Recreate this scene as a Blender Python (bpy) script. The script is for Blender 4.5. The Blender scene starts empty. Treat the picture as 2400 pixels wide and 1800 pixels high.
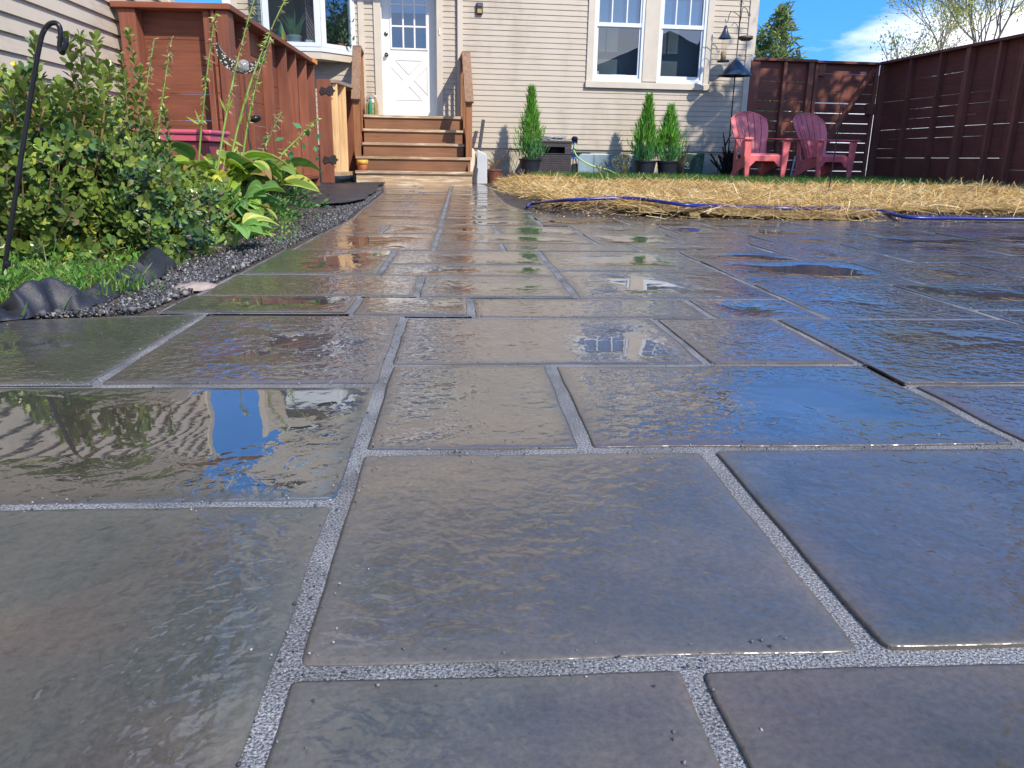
import bpy, bmesh, math, random
import numpy as np
from math import sin, cos, tan, pi, radians, sqrt, atan2, hypot
from mathutils import Vector, Matrix
random.seed(7); rng = np.random.default_rng(7)
C = bpy.context.scene.collection
sc = bpy.context.scene

# ------------------------------------------------------------------ camera
FPX, PITCH, ROLL, CAMH = 1837.66, radians(16.0588), radians(0.9171), 0.385
Rv = Vector((cos(ROLL), sin(ROLL)*sin(PITCH), sin(ROLL)*cos(PITCH)))
Uv = Vector((-sin(ROLL), cos(ROLL)*sin(PITCH), cos(ROLL)*cos(PITCH)))
Fv = Vector((0, cos(PITCH), -sin(PITCH)))
cam = bpy.data.cameras.new('camera'); camo = bpy.data.objects.new('camera', cam); C.objects.link(camo)
cam.sensor_width = 36; cam.lens = FPX/2400*36; cam.clip_start = 0.02; cam.clip_end = 3000
m = Matrix((( Rv.x, Uv.x, -Fv.x, 0), (Rv.y, Uv.y, -Fv.y, 0), (Rv.z, Uv.z, -Fv.z, CAMH), (0, 0, 0, 1)))
camo.matrix_world = m
sc.camera = camo
sc.view_settings.view_transform = 'Standard'; sc.view_settings.look = 'None'
sc.view_settings.exposure = 0.8; sc.view_settings.gamma = 1
sc.cycles.max_bounces = 10; sc.cycles.transparent_max_bounces = 24

# ------------------------------------------------------------------ sun and sky
WA = radians(7.165)                       # the house wall is turned this much
EL = radians(41); SAZ = WA + radians(30)  # sun: high behind the camera, to the right
SUN = Vector((sin(SAZ)*cos(EL), -cos(SAZ)*cos(EL), sin(EL)))
sl = bpy.data.lights.new('sun', 'SUN'); sl.energy = 3.2; sl.angle = radians(0.5); sl.color = (1, 0.91, 0.78)
so = bpy.data.objects.new('sun', sl); C.objects.link(so)
so.rotation_euler = SUN.to_track_quat('Z', 'Y').to_euler()
world = bpy.data.worlds.new('World'); sc.world = world; world.use_nodes = True
nt = world.node_tree; nt.nodes.clear()
def wn(t, **k):
    n = nt.nodes.new(t)
    for a, b in k.items(): setattr(n, a, b)
    return n
sky = wn('ShaderNodeTexSky', sky_type='NISHITA', sun_disc=False, sun_elevation=EL, sun_rotation=pi - SAZ,
         air_density=1.0, dust_density=0.3, ozone_density=3.0, altitude=300)
tc = wn('ShaderNodeTexCoord')
smap = wn('ShaderNodeMapping'); smap.inputs['Location'].default_value = (0, 0, .34)   # deep clear autumn blue down to the horizon
nt.links.new(tc.outputs['Generated'], smap.inputs[0]); nt.links.new(smap.outputs[0], sky.inputs[0])
sep = wn('ShaderNodeSeparateXYZ'); nt.links.new(tc.outputs['Generated'], sep.inputs[0])
def wm(op, a, b=None, c=None, clamp=False):
    n = nt.nodes.new('ShaderNodeMath'); n.operation = op; n.use_clamp = clamp
    for i, v in enumerate((a, b, c)):
        if v is None: continue
        if isinstance(v, (int, float)): n.inputs[i].default_value = v
        else: nt.links.new(v, n.inputs[i])
    return n.outputs[0]
# one bank of white cumulus low over the fence on the right, plus a few high puffs elsewhere
dotv = wn('ShaderNodeVectorMath', operation='DISTANCE'); nt.links.new(tc.outputs['Generated'], dotv.inputs[0])
cmap = wn('ShaderNodeMapping'); cmap.inputs['Scale'].default_value = (1, 1, 4.2)
nt.links.new(tc.outputs['Generated'], cmap.inputs[0]); nt.links.new(cmap.outputs[0], dotv.inputs[0])
def wdir(az, el, sz=2.4): return (sin(radians(az))*cos(radians(el)), cos(radians(az))*cos(radians(el)), sin(radians(el))*sz)
dotv.inputs[1].default_value = wdir(36, 6.6, 4.2)
nz = wn('ShaderNodeTexNoise'); nz.inputs['Scale'].default_value = 7; nz.inputs['Detail'].default_value = 9; nz.inputs['Roughness'].default_value = 0.55
nt.links.new(cmap.outputs[0], nz.inputs['Vector'])
a1 = wm('SUBTRACT', 0.27, dotv.outputs['Value'])
a1 = wm('MULTIPLY', a1, 4.0)
nzc = wm('SUBTRACT', nz.outputs['Fac'], 0.5)
a1 = wm('ADD', a1, wm('MULTIPLY', nzc, 1.3))
m1 = wm('MULTIPLY', a1, 2.6, clamp=True)
d2 = wn('ShaderNodeVectorMath', operation='DISTANCE'); nt.links.new(tc.outputs['Generated'], d2.inputs[0])
d2.inputs[1].default_value = wdir(-17, 45, 1)
a2 = wm('ADD', wm('MULTIPLY', wm('SUBTRACT', 0.20, d2.outputs['Value']), 5.0), wm('MULTIPLY', nzc, 2.6))
m2 = wm('MULTIPLY', a2, 2.0, clamp=True)
nz2 = wn('ShaderNodeTexNoise'); nz2.inputs['Scale'].default_value = 2.6; nz2.inputs['Detail'].default_value = 8; nz2.inputs['Roughness'].default_value = 0.6
nt.links.new(tc.outputs['Generated'], nz2.inputs['Vector'])
southm = wm('MULTIPLY', wm('MULTIPLY', sep.outputs['Y'], -3.0, clamp=True), wm('MULTIPLY', wm('SUBTRACT', nz2.outputs['Fac'], 0.52), 7.0, clamp=True))
cm = wm('MAXIMUM', wm('MAXIMUM', m1, m2), southm)
mix = wn('ShaderNodeMix', data_type='RGBA'); nt.links.new(cm, mix.inputs['Factor'])
hsv = wn('ShaderNodeHueSaturation'); hsv.inputs['Hue'].default_value = 0.503; hsv.inputs['Saturation'].default_value = 1.31; hsv.inputs['Value'].default_value = 1.75
nt.links.new(sky.outputs[0], hsv.inputs['Color'])
nt.links.new(hsv.outputs[0], mix.inputs['A']); mix.inputs['B'].default_value = (5.6, 5.8, 6.2, 1)
bg = wn('ShaderNodeBackground'); bg.inputs['Strength'].default_value = 0.15
nt.links.new(mix.outputs['Result'], bg.inputs['Color'])
out = wn('ShaderNodeOutputWorld'); nt.links.new(bg.outputs[0], out.inputs[0])

# ------------------------------------------------------------------ measuring helpers (photo pixel -> place in the yard)
def ray(px, py): return Fv + Rv*((px-1200)/FPX) - Uv*((py-900)/FPX)
def atY(px, py, Y):
    d = ray(px, py); s = Y/d.y; return Vector((d.x*s, Y, CAMH+d.z*s))
def atZ(px, py, z=0.0):
    d = ray(px, py); s = (z-CAMH)/d.z; return Vector((d.x*s, d.y*s, z))
WD = 13.19
WN = Vector((-sin(WA), cos(WA), 0)); WT = Vector((cos(WA), sin(WA), 0)); WO = WN*WD
def W(px, py, off=0.0):                    # on the house wall: (s along it, height)
    d = ray(px, py); s = (WD-off)/d.dot(WN); P = d*s
    return P.dot(WT), CAMH+P.z
def Ws(px, py=250, off=0.0): return W(px, py, off)[0]
def Wp(s, off, z): return WO + WT*s - WN*off + Vector((0, 0, z))
PB = radians(-3.946)                       # paving direction
PU = Vector((cos(PB), -sin(PB), 0)); PV = Vector((sin(PB), cos(PB), 0))
def uv2(u, v, z=0.0): return PU*u + PV*v + Vector((0, 0, z))
def sm(x, a, b):
    t = min(1, max(0, (x-a)/(b-a))); return t*t*(3-2*t)
def lawn_d(X, Y):
    u = X*PU.x+Y*PU.y; v = X*PV.x+Y*PV.y
    a, b = v-5.44, u-0.47-0.12*sm(v, 8, 5.6)
    k = 0.55; h = max(k-abs(a-b), 0)/k
    return min(a, b)-h*h*k*0.25
def gz(X, Y):
    d = lawn_d(X, Y)
    z = -0.012
    if d > 0: z = -0.012 + 0.05*sm(d, 0, .3) + 0.085*sm(Y, 6, 12.5)*sm(d, 0, .6)
    return z
def atG(px, py, up=0.0):
    z = 0.0
    for _ in range(30):
        P = atZ(px, py, z+up); z = z*.5 + gz(P.x, P.y)*.5
    return Vector((P.x, P.y, z))

# ------------------------------------------------------------------ materials
def newmat(name):
    m = bpy.data.materials.new(name); m.use_nodes = True
    return m, m.node_tree, m.node_tree.nodes['Principled BSDF']
def N(t, kind, **k):
    n = t.nodes.new(kind)
    for a, b in k.items():
        if a in n.inputs.keys(): n.inputs[a].default_value = b
        else: setattr(n, a, b)
    return n
def coords(t, scale=(1, 1, 1), kind='Object'):
    c = t.nodes.new('ShaderNodeTexCoord'); mp = t.nodes.new('ShaderNodeMapping'); mp.inputs['Scale'].default_value = scale
    t.links.new(c.outputs[kind], mp.inputs[0]); return mp.outputs[0]
def MTH(t, op, a, b=None, clamp=False):
    n = t.nodes.new('ShaderNodeMath'); n.operation = op; n.use_clamp = clamp
    for i, v in enumerate((a, b)):
        if v is None: continue
        if isinstance(v, (int, float)): n.inputs[i].default_value = v
        else: t.links.new(v, n.inputs[i])
    return n.outputs[0]
def ramp(t, fac, stops):
    r = t.nodes.new('ShaderNodeValToRGB'); el = r.color_ramp.elements
    el[0].position, el[0].color = stops[0][0], (*stops[0][1], 1)
    el[1].position, el[1].color = stops[-1][0], (*stops[-1][1], 1)
    for p, c in stops[1:-1]:
        e = el.new(p); e.color = (*c, 1)
    t.links.new(fac, r.inputs[0]); return r.outputs[0]
def plain(name, col, rough=.5, var=.12, scale=6, bump=0.0, bscale=80, metal=0.0, spec=.5, stretch=(1, 1, 1)):
    m, t, b = newmat(name)
    v = coords(t, stretch)
    n = N(t, 'ShaderNodeTexNoise', Scale=scale, Detail=6.0, Roughness=.6); t.links.new(v, n.inputs['Vector'])
    lo = tuple(c*(1-var*2) for c in col); hi = tuple(min(1, c*(1+var)) for c in col)
    t.links.new(ramp(t, n.outputs['Fac'], [(.3, lo), (.7, hi)]), b.inputs['Base Color'])
    b.inputs['Roughness'].default_value = rough; b.inputs['Metallic'].default_value = metal; b.inputs['Specular IOR Level'].default_value = spec
    if bump:
        n2 = N(t, 'ShaderNodeTexNoise', Scale=bscale, Detail=5.0); t.links.new(v, n2.inputs['Vector'])
        bp = N(t, 'ShaderNodeBump', Strength=bump, Distance=.01); t.links.new(n2.outputs['Fac'], bp.inputs['Height'])
        t.links.new(bp.outputs[0], b.inputs['Normal'])
    return m
def wood(name, c1, c2, axis='Z', rough=.6, wear=None, fine=60):
    """stained timber: long grain along the given object axis, knots and worn lighter patches"""
    m, t, b = newmat(name)
    s = {'X': (.7, 14, 14), 'Y': (14, .7, 14), 'Z': (14, 14, .7)}[axis]
    v = coords(t, s)
    oi = t.nodes.new('ShaderNodeObjectInfo')
    n = N(t, 'ShaderNodeTexNoise', Scale=3.0, Detail=8.0, Roughness=.65, Distortion=.6, noise_dimensions='4D'); t.links.new(v, n.inputs['Vector'])
    t.links.new(MTH(t, 'MULTIPLY', oi.outputs['Random'], 37), n.inputs['W'])
    col = ramp(t, n.outputs['Fac'], [(.28, c1), (.5, tuple((a+b_)/2 for a, b_ in zip(c1, c2))), (.72, c2)])
    v2 = coords(t, (1, 1, 1)); n3 = N(t, 'ShaderNodeTexNoise', Scale=2.3, Detail=5.0); t.links.new(v2, n3.inputs['Vector'])
    hv = N(t, 'ShaderNodeHueSaturation'); t.links.new(col, hv.inputs['Color'])
    t.links.new(MTH(t, 'ADD', MTH(t, 'MULTIPLY', n3.outputs['Fac'], .7), MTH(t, 'MULTIPLY_ADD' if False else 'MULTIPLY', oi.outputs['Random'], .35)), hv.inputs['Value'])
    last = MTH(t, 'ADD', MTH(t, 'ADD', MTH(t, 'MULTIPLY', n3.outputs['Fac'], .8), .42), MTH(t, 'MULTIPLY', oi.outputs['Random'], .3))
    t.links.new(last, hv.inputs['Value'])
    o = hv.outputs[0]
    if wear:
        n4 = N(t, 'ShaderNodeTexNoise', Scale=9.0, Detail=9.0, Roughness=.75); t.links.new(coords(t, tuple(x*.2+.1 for x in s)), n4.inputs['Vector'])
        mx = N(t, 'ShaderNodeMix', data_type='RGBA'); t.links.new(ramp(t, n4.outputs['Fac'], [(.5, (0, 0, 0)), (.62, (1, 1, 1))]), mx.inputs['Factor'])
        t.links.new(o, mx.inputs['A']); mx.inputs['B'].default_value = (*wear, 1); o = mx.outputs['Result']
    t.links.new(o, b.inputs['Base Color']); b.inputs['Roughness'].default_value = rough; b.inputs['Specular IOR Level'].default_value = .35
    bp = N(t, 'ShaderNodeBump', Strength=.35, Distance=.004); t.links.new(n.outputs['Fac'], bp.inputs['Height']); t.links.new(bp.outputs[0], b.inputs['Normal'])
    return m
def leafmat(name, rough=.35, trans=.25, spec=.5):
    m, t, b = newmat(name)
    a = N(t, 'ShaderNodeAttribute', attribute_name='col')
    t.links.new(a.outputs['Color'], b.inputs['Base Color']); b.inputs['Roughness'].default_value = rough; b.inputs['Specular IOR Level'].default_value = spec
    tr = N(t, 'ShaderNodeBsdfTranslucent'); hs = N(t, 'ShaderNodeHueSaturation', Value=1.6, Saturation=1.1)
    t.links.new(a.outputs['Color'], hs.inputs['Color']); t.links.new(hs.outputs[0], tr.inputs['Color'])
    mx = N(t, 'ShaderNodeMixShader', Fac=trans); o = t.nodes['Material Output']
    t.links.new(b.outputs[0], mx.inputs[1]); t.links.new(tr.outputs[0], mx.inputs[2]); t.links.new(mx.outputs[0], o.inputs[0])
    return m
def glass(name, refl=.16, tint=(.8, .9, .95), rough=0.0):
    m, t, b = newmat(name); t.nodes.remove(b)
    g = N(t, 'ShaderNodeBsdfGlossy', Roughness=rough); tr = N(t, 'ShaderNodeBsdfTransparent'); tr.inputs[0].default_value = (*tint, 1)
    lw = N(t, 'ShaderNodeFresnel', IOR=1.5); geo = N(t, 'ShaderNodeNewGeometry'); f = MTH(t, 'MULTIPLY', MTH(t, 'ADD', lw.outputs[0], refl, clamp=True), MTH(t, 'SUBTRACT', 1.0, geo.outputs['Backfacing']))
    mx = N(t, 'ShaderNodeMixShader'); t.links.new(f, mx.inputs[0]); t.links.new(tr.outputs[0], mx.inputs[1]); t.links.new(g.outputs[0], mx.inputs[2])
    nn = N(t, 'ShaderNodeTexNoise', Scale=1.3, Detail=1.0); t.links.new(coords(t), nn.inputs['Vector'])
    bp = N(t, 'ShaderNodeBump', Strength=.05, Distance=.05); t.links.new(nn.outputs['Fac'], bp.inputs['Height']); t.links.new(bp.outputs[0], g.inputs['Normal'])
    t.links.new(mx.outputs[0], t.nodes['Material Output'].inputs[0]); return m

M = {}
def siding_mat(name, c):
    m, t, b = newmat(name)
    n = N(t, 'ShaderNodeTexNoise', Scale=1.6, Detail=7.0, Roughness=.65); t.links.new(coords(t, (1, 1, .35)), n.inputs['Vector'])
    n2 = N(t, 'ShaderNodeTexNoise', Scale=30.0, Detail=4.0); t.links.new(coords(t, (.15, .15, 1.5)), n2.inputs['Vector'])
    f = MTH(t, 'ADD', MTH(t, 'MULTIPLY', n.outputs['Fac'], .7), MTH(t, 'MULTIPLY', n2.outputs['Fac'], .3))
    d = (c[0]*.72, c[1]*.70, c[2]*.66)
    t.links.new(ramp(t, f, [(.32, d), (.5, c), (.75, tuple(min(1, x*1.06) for x in c))]), b.inputs['Base Color'])
    b.inputs['Roughness'].default_value = .48; b.inputs['Specular IOR Level'].default_value = .35
    n3 = N(t, 'ShaderNodeTexNoise', Scale=45.0, Detail=3.0); t.links.new(coords(t, (.1, .1, 1.6)), n3.inputs['Vector'])
    bp = N(t, 'ShaderNodeBump', Strength=.12, Distance=.004); t.links.new(n3.outputs['Fac'], bp.inputs['Height']); t.links.new(bp.outputs[0], b.inputs['Normal'])
    return m
M['siding'] = siding_mat('beige_vinyl_siding', (.465, .405, .32))
M['siding2'] = siding_mat('beige_vinyl_siding_with_dust', (.57, .49, .375))
M['casing'] = plain('cream_trim_paint', (.56, .50, .40), .45, .05, 4)
M['white'] = plain('white_paint', (.78, .78, .76), .4, .03, 5)
M['vinyl'] = plain('white_window_vinyl', (.66, .70, .71), .35, .03, 5)
M['door'] = plain('white_door_paint', (.70, .70, .66), .38, .035, 3, .06, 20)
M['found'] = plain('painted_concrete', (.52, .47, .36), .85, .18, 4, .4, 60)
M['roof'] = plain('brown_roof_shingle', (.075, .06, .05), .85, .3, 25, .5, 40)
M['dark'] = plain('painted_room_dark', (.02, .02, .022), .9, .2)  # near-black colour that paints in the darkness of unlit rooms
M['int'] = plain('dim_room_wall', (.17, .15, .14), .9, .2, 1)
M['red'] = wood('redwood_stain', (.145, .048, .028), (.27, .098, .056), 'Z', .55)
M['redx'] = wood('redwood_stain_boards', (.145, .045, .026), (.27, .095, .05), 'X', .55)
M['redy'] = wood('redwood_stain_cap', (.15, .045, .024), (.25, .085, .045), 'Y', .55)
M['fence'] = wood('dark_red_fence_stain_posts', (.13, .042, .028), (.25, .085, .05), 'Z', .6)
M['fencex'] = wood('dark_red_fence_stain_boards', (.11, .034, .024), (.21, .068, .042), 'X', .6)
M['raw'] = wood('raw_pine', (.50, .29, .12), (.78, .54, .28), 'Z', .65)
M['rawx'] = wood('raw_pine_rail', (.42, .28, .15), (.62, .45, .27), 'X', .7)
M['step'] = wood('brown_painted_riser', (.15, .065, .03), (.24, .115, .055), 'X', .6)
M['tread'] = wood('worn_tread', (.26, .16, .085), (.46, .32, .19), 'X', .75, wear=(.60, .50, .36))
M['post'] = wood('brown_stained_post', (.20, .08, .03), (.36, .16, .065), 'Z', .6)
M['rail'] = wood('weathered_rail', (.20, .11, .06), (.36, .22, .13), 'Y', .7, wear=(.16, .11, .08))
M['black'] = plain('black_metal', (.018, .019, .022), .3, .15, 20, .05, 60, metal=.3)
M['blackp'] = plain('black_plastic', (.02, .022, .03), .4, .2, 10)
M['pot'] = plain('black_nursery_pot_plastic', (.022, .026, .038), .38, .25, 5)
M['rust'] = plain('rusty_hinge_iron', (.035, .025, .022), .6, .3, 40, .4, 90)
M['knob'] = plain('tarnished_brass', (.12, .11, .10), .25, .2, 20, metal=.9)
M['glass'] = glass('window_glass', .13)
M['glassd'] = glass('bay_window_glass', .2, (.75, .85, .9))
M['blind'] = plain('sky_tinted_blinds', (.17, .35, .50), .7, .06, 3)  # sky reflection of the upper sashes painted into the blinds as blue
M['chair'] = plain('faded_red_resin', (.76, .165, .165), .46, .22, 2.2, .05, 50)
M['pink'] = plain('pink_plastic', (.55, .10, .17), .35, .1, 3)
M['terra'] = plain('old_red_clay', (.20, .07, .045), .75, .25, 8, .2, 60)
M['wick'] = plain('dark_brown_resin', (.045, .036, .036), .5, .2, 10)
M['hoseb'] = plain('blue_hose_rubber', (.014, .022, .19), .28, .15, 8)
M['hoseg'] = plain('pale_green_hose_rubber', (.42, .60, .22), .4, .1, 8)
M['gpan'] = plain('grey_white_plastic', (.55, .58, .60), .45, .08, 4)
M['cream'] = plain('cream_plastic', (.78, .70, .55), .5, .08, 4)
M['well'] = plain('cloudy_blue_grey_plastic', (.24, .32, .36), .3, .2, 3)
M['binm'] = plain('dark_green_plastic', (.02, .06, .035), .4, .25, 5)
M['orange'] = plain('orange_plastic', (.85, .28, .03), .45, .1, 4)
M['seed'] = plain('birdseed', (.42, .30, .15), .9, .4, 120)
M['baf'] = plain('blue_black_enamel', (.03, .045, .075), .3, .15, 6)
M['bark'] = plain('tree_bark', (.12, .09, .065), .9, .3, 12, .6, 40)
M['twig'] = plain('pale_twigs', (.28, .23, .17), .9, .25, 12)
M['char'] = plain('blackened_branches', (.018, .014, .013), .85, .3, 15, .5, 60)
M['stem'] = plain('reddish_stems', (.20, .12, .05), .7, .25, 10)
M['gstem'] = plain('green_stems', (.20, .33, .06), .55, .2, 8)
M['leaf'] = leafmat('glossy_shrub_leaves', .3, .12, .55)
M['soft'] = leafmat('soft_plant_leaves', .42, .3, .4)
M['tree'] = leafmat('tree_leaves', .5, .35, .3)
M['cotton'] = leafmat('dry_stalks', .8, .15, .1)
M['amber'] = plain('amber_bottle_glass', (.42, .28, .10), .12, .1, 5)
M['greenb'] = plain('green_bottle_label', (.03, .30, .13), .25, .1, 5)
M['blueb'] = plain('blue_bottle_cap', (.08, .22, .65), .35, .05, 5)
M['clear'] = glass('clear_plastic_bag', .0, (.9, .9, .85), .25)

def stone_mat():
    m, t, b = newmat('wet_bluestone')
    oi = t.nodes.new('ShaderNodeObjectInfo'); rnd = oi.outputs['Random']
    at = N(t, 'ShaderNodeAttribute', attribute_name='edge'); edge = at.outputs['Fac']
    v = coords(t); w = MTH(t, 'MULTIPLY', rnd, 91.0)
    def noise(scale, detail=6.0, rough=.6, vec=None, dist=0.0):
        n = N(t, 'ShaderNodeTexNoise', noise_dimensions='4D', Scale=scale, Detail=detail, Roughness=rough, Distortion=dist)
        t.links.new(vec or v, n.inputs['Vector']); t.links.new(w, n.inputs['W']); return n.outputs['Fac']
    tone = ramp(t, rnd, [(0.0, (.084, .070, .050)), (.17, (.066, .070, .062)), (.33, (.086, .068, .053)), (.5, (.068, .060, .048)), (.66, (.074, .063, .062)), (.83, (.066, .070, .055)), (1.0, (.080, .068, .055))])
    n1 = noise(5.0, 7.0, .62, dist=.4)
    patch = ramp(t, n1, [(.30, (.72, .78, .80)), (.44, (1.25, 1.28, 1.28)), (.52, (1.36, 1.34, 1.36)), (.70, (2.1, 1.85, 1.6))])
    mx = N(t, 'ShaderNodeMix', data_type='RGBA', blend_type='MULTIPLY'); mx.inputs['Factor'].default_value = 1
    t.links.new(tone, mx.inputs['A']); t.links.new(patch, mx.inputs['B'])
    n2 = noise(2.2, 3.0)
    rust = N(t, 'ShaderNodeMix', data_type='RGBA'); rust.inputs['B'].default_value = (.13, .078, .06, 1)
    t.links.new(MTH(t, 'MULTIPLY', ramp(t, n2, [(.48, (0, 0, 0)), (.70, (1, 1, 1))]), .75), rust.inputs['Factor']); t.links.new(mx.outputs['Result'], rust.inputs['A'])
    gr = noise(160.0, 3.0, .7)
    mg = N(t, 'ShaderNodeMix', data_type='RGBA', blend_type='MULTIPLY'); mg.inputs['Factor'].default_value = 1
    t.links.new(rust.outputs['Result'], mg.inputs['A']); t.links.new(ramp(t, gr, [(.3, (.78, .78, .78)), (.7, (1.2, 1.2, 1.2))]), mg.inputs['B'])
    # damp paler rim, wetter centre
    rim = N(t, 'ShaderNodeMix', data_type='RGBA', blend_type='MULTIPLY'); t.links.new(mg.outputs['Result'], rim.inputs['A']); rim.inputs['B'].default_value = (1.35, 1.32, 1.28, 1)
    rimf = MTH(t, 'SUBTRACT', 1.0, MTH(t, 'MULTIPLY', MTH(t, 'ADD', edge, MTH(t, 'MULTIPLY', MTH(t, 'SUBTRACT', n1, .5), .06)), 22.0, clamp=True), clamp=True)
    t.links.new(rimf, rim.inputs['Factor'])
    wat = N(t, 'ShaderNodeAttribute', attribute_name='wet'); dk = N(t, 'ShaderNodeHueSaturation')
    t.links.new(MTH(t, 'SUBTRACT', .72, MTH(t, 'MULTIPLY', wat.outputs['Fac'], .45)), dk.inputs['Value']); t.links.new(rim.outputs['Result'], dk.inputs['Color']); t.links.new(dk.outputs[0], b.inputs['Base Color'])
    b.inputs['Roughness'].default_value = .55; b.inputs['Specular IOR Level'].default_value = .25
    # standing water where the stone is dished
    n3 = noise(2.6, 4.0, .5)
    pud = MTH(t, 'ADD', MTH(t, 'MULTIPLY', edge, 3.2, ), MTH(t, 'MULTIPLY', MTH(t, 'SUBTRACT', n3, .5), 3.0))
    wat = N(t, 'ShaderNodeAttribute', attribute_name='wet')
    pud = MTH(t, 'ADD', pud, wat.outputs['Fac'])
    p = MTH(t, 'MULTIPLY', MTH(t, 'SUBTRACT', pud, .55), 2.2, clamp=True)      # 1 = still water
    film = MTH(t, 'MULTIPLY', MTH(t, 'ADD', edge, MTH(t, 'MULTIPLY', MTH(t, 'SUBTRACT', n3, .42), .07)), 26.0, clamp=True)   # 0 at the drained rim
    cr = MTH(t, 'ADD', MTH(t, 'MULTIPLY', MTH(t, 'SUBTRACT', 1.0, film), .24), MTH(t, 'MULTIPLY', MTH(t, 'SUBTRACT', 1.0, p), .03))
    t.links.new(MTH(t, 'ADD', cr, .015), b.inputs['Coat Roughness'])
    t.links.new(MTH(t, 'ADD', MTH(t, 'MULTIPLY', MTH(t, 'MAXIMUM', wat.outputs['Fac'], -.1), 2.2), 1.80), b.inputs['Coat IOR'])
    t.links.new(MTH(t, 'MULTIPLY', MTH(t, 'ADD', MTH(t, 'MULTIPLY', film, .35), .65), MTH(t, 'ADD', wat.outputs['Fac'], 1.1, clamp=True)), b.inputs['Coat Weight'])
    f1 = noise(42.0, 2.0, .45, dist=.5); f2 = noise(150.0, 2.0, .5); f3 = noise(7.0, 2.0, .4)
    h = MTH(t, 'ADD', MTH(t, 'MULTIPLY', f1, .8), MTH(t, 'MULTIPLY', f2, .05))
    fc = noise(2.4, 5.0, .55, dist=.8); cl = MTH(t, 'MULTIPLY', MTH(t, 'FLOOR', MTH(t, 'MULTIPLY', fc, 9.0)), .11)
    h = MTH(t, 'ADD', h, MTH(t, 'MULTIPLY', cl, 1.0))
    rip = N(t, 'ShaderNodeAttribute', attribute_name='rip'); inv = MTH(t, 'ADD', MTH(t, 'MULTIPLY', MTH(t, 'SUBTRACT', 1.0, p), MTH(t, 'ADD', rip.outputs['Fac'], .975)), .025)
    h = MTH(t, 'ADD', MTH(t, 'MULTIPLY', h, inv), MTH(t, 'MULTIPLY', f3, .07))
    bp = N(t, 'ShaderNodeBump', Strength=1.0, Distance=.0036); t.links.new(h, bp.inputs['Height'])
    t.links.new(bp.outputs[0], b.inputs['Coat Normal'])
    b2 = N(t, 'ShaderNodeBump', Strength=.35, Distance=.004); t.links.new(MTH(t, 'ADD', f1, MTH(t, 'MULTIPLY', f2, .5)), b2.inputs['Height']); t.links.new(b2.outputs[0], b.inputs['Normal'])
    return m
M['stone'] = stone_mat()
def joint_mat():
    m, t, b = newmat('granite_grit_joint'); v = coords(t)
    n = N(t, 'ShaderNodeTexNoise', Scale=400.0, Detail=2.0, Roughness=.7); t.links.new(v, n.inputs['Vector'])
    n2 = N(t, 'ShaderNodeTexNoise', Scale=8.0, Detail=3.0); t.links.new(v, n2.inputs['Vector'])
    c = ramp(t, n.outputs['Fac'], [(.36, (.06, .06, .063)), (.46, (.18, .18, .185)), (.55, (.30, .30, .30)), (.64, (.48, .48, .47))])
    mx = N(t, 'ShaderNodeMix', data_type='RGBA', blend_type='MULTIPLY'); mx.inputs['Factor'].default_value = 1
    t.links.new(c, mx.inputs['A']); t.links.new(ramp(t, n2.outputs['Fac'], [(.35, (.55, .54, .52)), (.62, (.98, .97, .94))]), mx.inputs['B'])
    t.links.new(mx.outputs['Result'], b.inputs['Base Color']); b.inputs['Roughness'].default_value = .8
    bp = N(t, 'ShaderNodeBump', Strength=.9, Distance=.003); t.links.new(n.outputs['Fac'], bp.inputs['Height']); t.links.new(bp.outputs[0], b.inputs['Normal'])
    return m
M['joint'] = joint_mat()
def soil_mat():
    m, t, b = newmat('damp_soil'); v = coords(t)
    n = N(t, 'ShaderNodeTexNoise', Scale=3.0, Detail=9.0, Roughness=.7); t.links.new(v, n.inputs['Vector'])
    n2 = N(t, 'ShaderNodeTexNoise', Scale=120.0, Detail=3.0, Roughness=.7); t.links.new(v, n2.inputs['Vector'])
    c = ramp(t, n.outputs['Fac'], [(.3, (.035, .024, .018)), (.55, (.085, .062, .045)), (.75, (.13, .10, .07))])
    mx = N(t, 'ShaderNodeMix', data_type='RGBA', blend_type='MULTIPLY'); mx.inputs['Factor'].default_value = 1
    t.links.new(c, mx.inputs['A']); t.links.new(ramp(t, n2.outputs['Fac'], [(.35, (.5, .5, .5)), (.65, (1.6, 1.55, 1.5))]), mx.inputs['B'])
    t.links.new(mx.outputs['Result'], b.inputs['Base Color']); b.inputs['Roughness'].default_value = .8
    bp = N(t, 'ShaderNodeBump', Strength=.9, Distance=.012); t.links.new(n2.outputs['Fac'], bp.inputs['Height']); t.links.new(bp.outputs[0], b.inputs['Normal'])
    return m
M['soil'] = soil_mat()
def fabric_mat():
    m, t, b = newmat('black_landscape_fabric'); v = coords(t)
    n = N(t, 'ShaderNodeTexNoise', Scale=6.0, Detail=8.0, Roughness=.65); t.links.new(v, n.inputs['Vector'])
    n2 = N(t, 'ShaderNodeTexNoise', Scale=400.0, Detail=1.0); t.links.new(v, n2.inputs['Vector'])
    t.links.new(ramp(t, n.outputs['Fac'], [(.35, (.010, .011, .015)), (.58, (.028, .028, .034)), (.74, (.12, .105, .09))]), b.inputs['Base Color'])
    b.inputs['Roughness'].default_value = .5
    bp = N(t, 'ShaderNodeBump', Strength=.7, Distance=.004); t.links.new(MTH(t, 'ADD', n.outputs['Fac'], MTH(t, 'MULTIPLY', n2.outputs['Fac'], .4)), bp.inputs['Height']); t.links.new(bp.outputs[0], b.inputs['Normal'])
    return m
M['fabric'] = fabric_mat()

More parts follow.
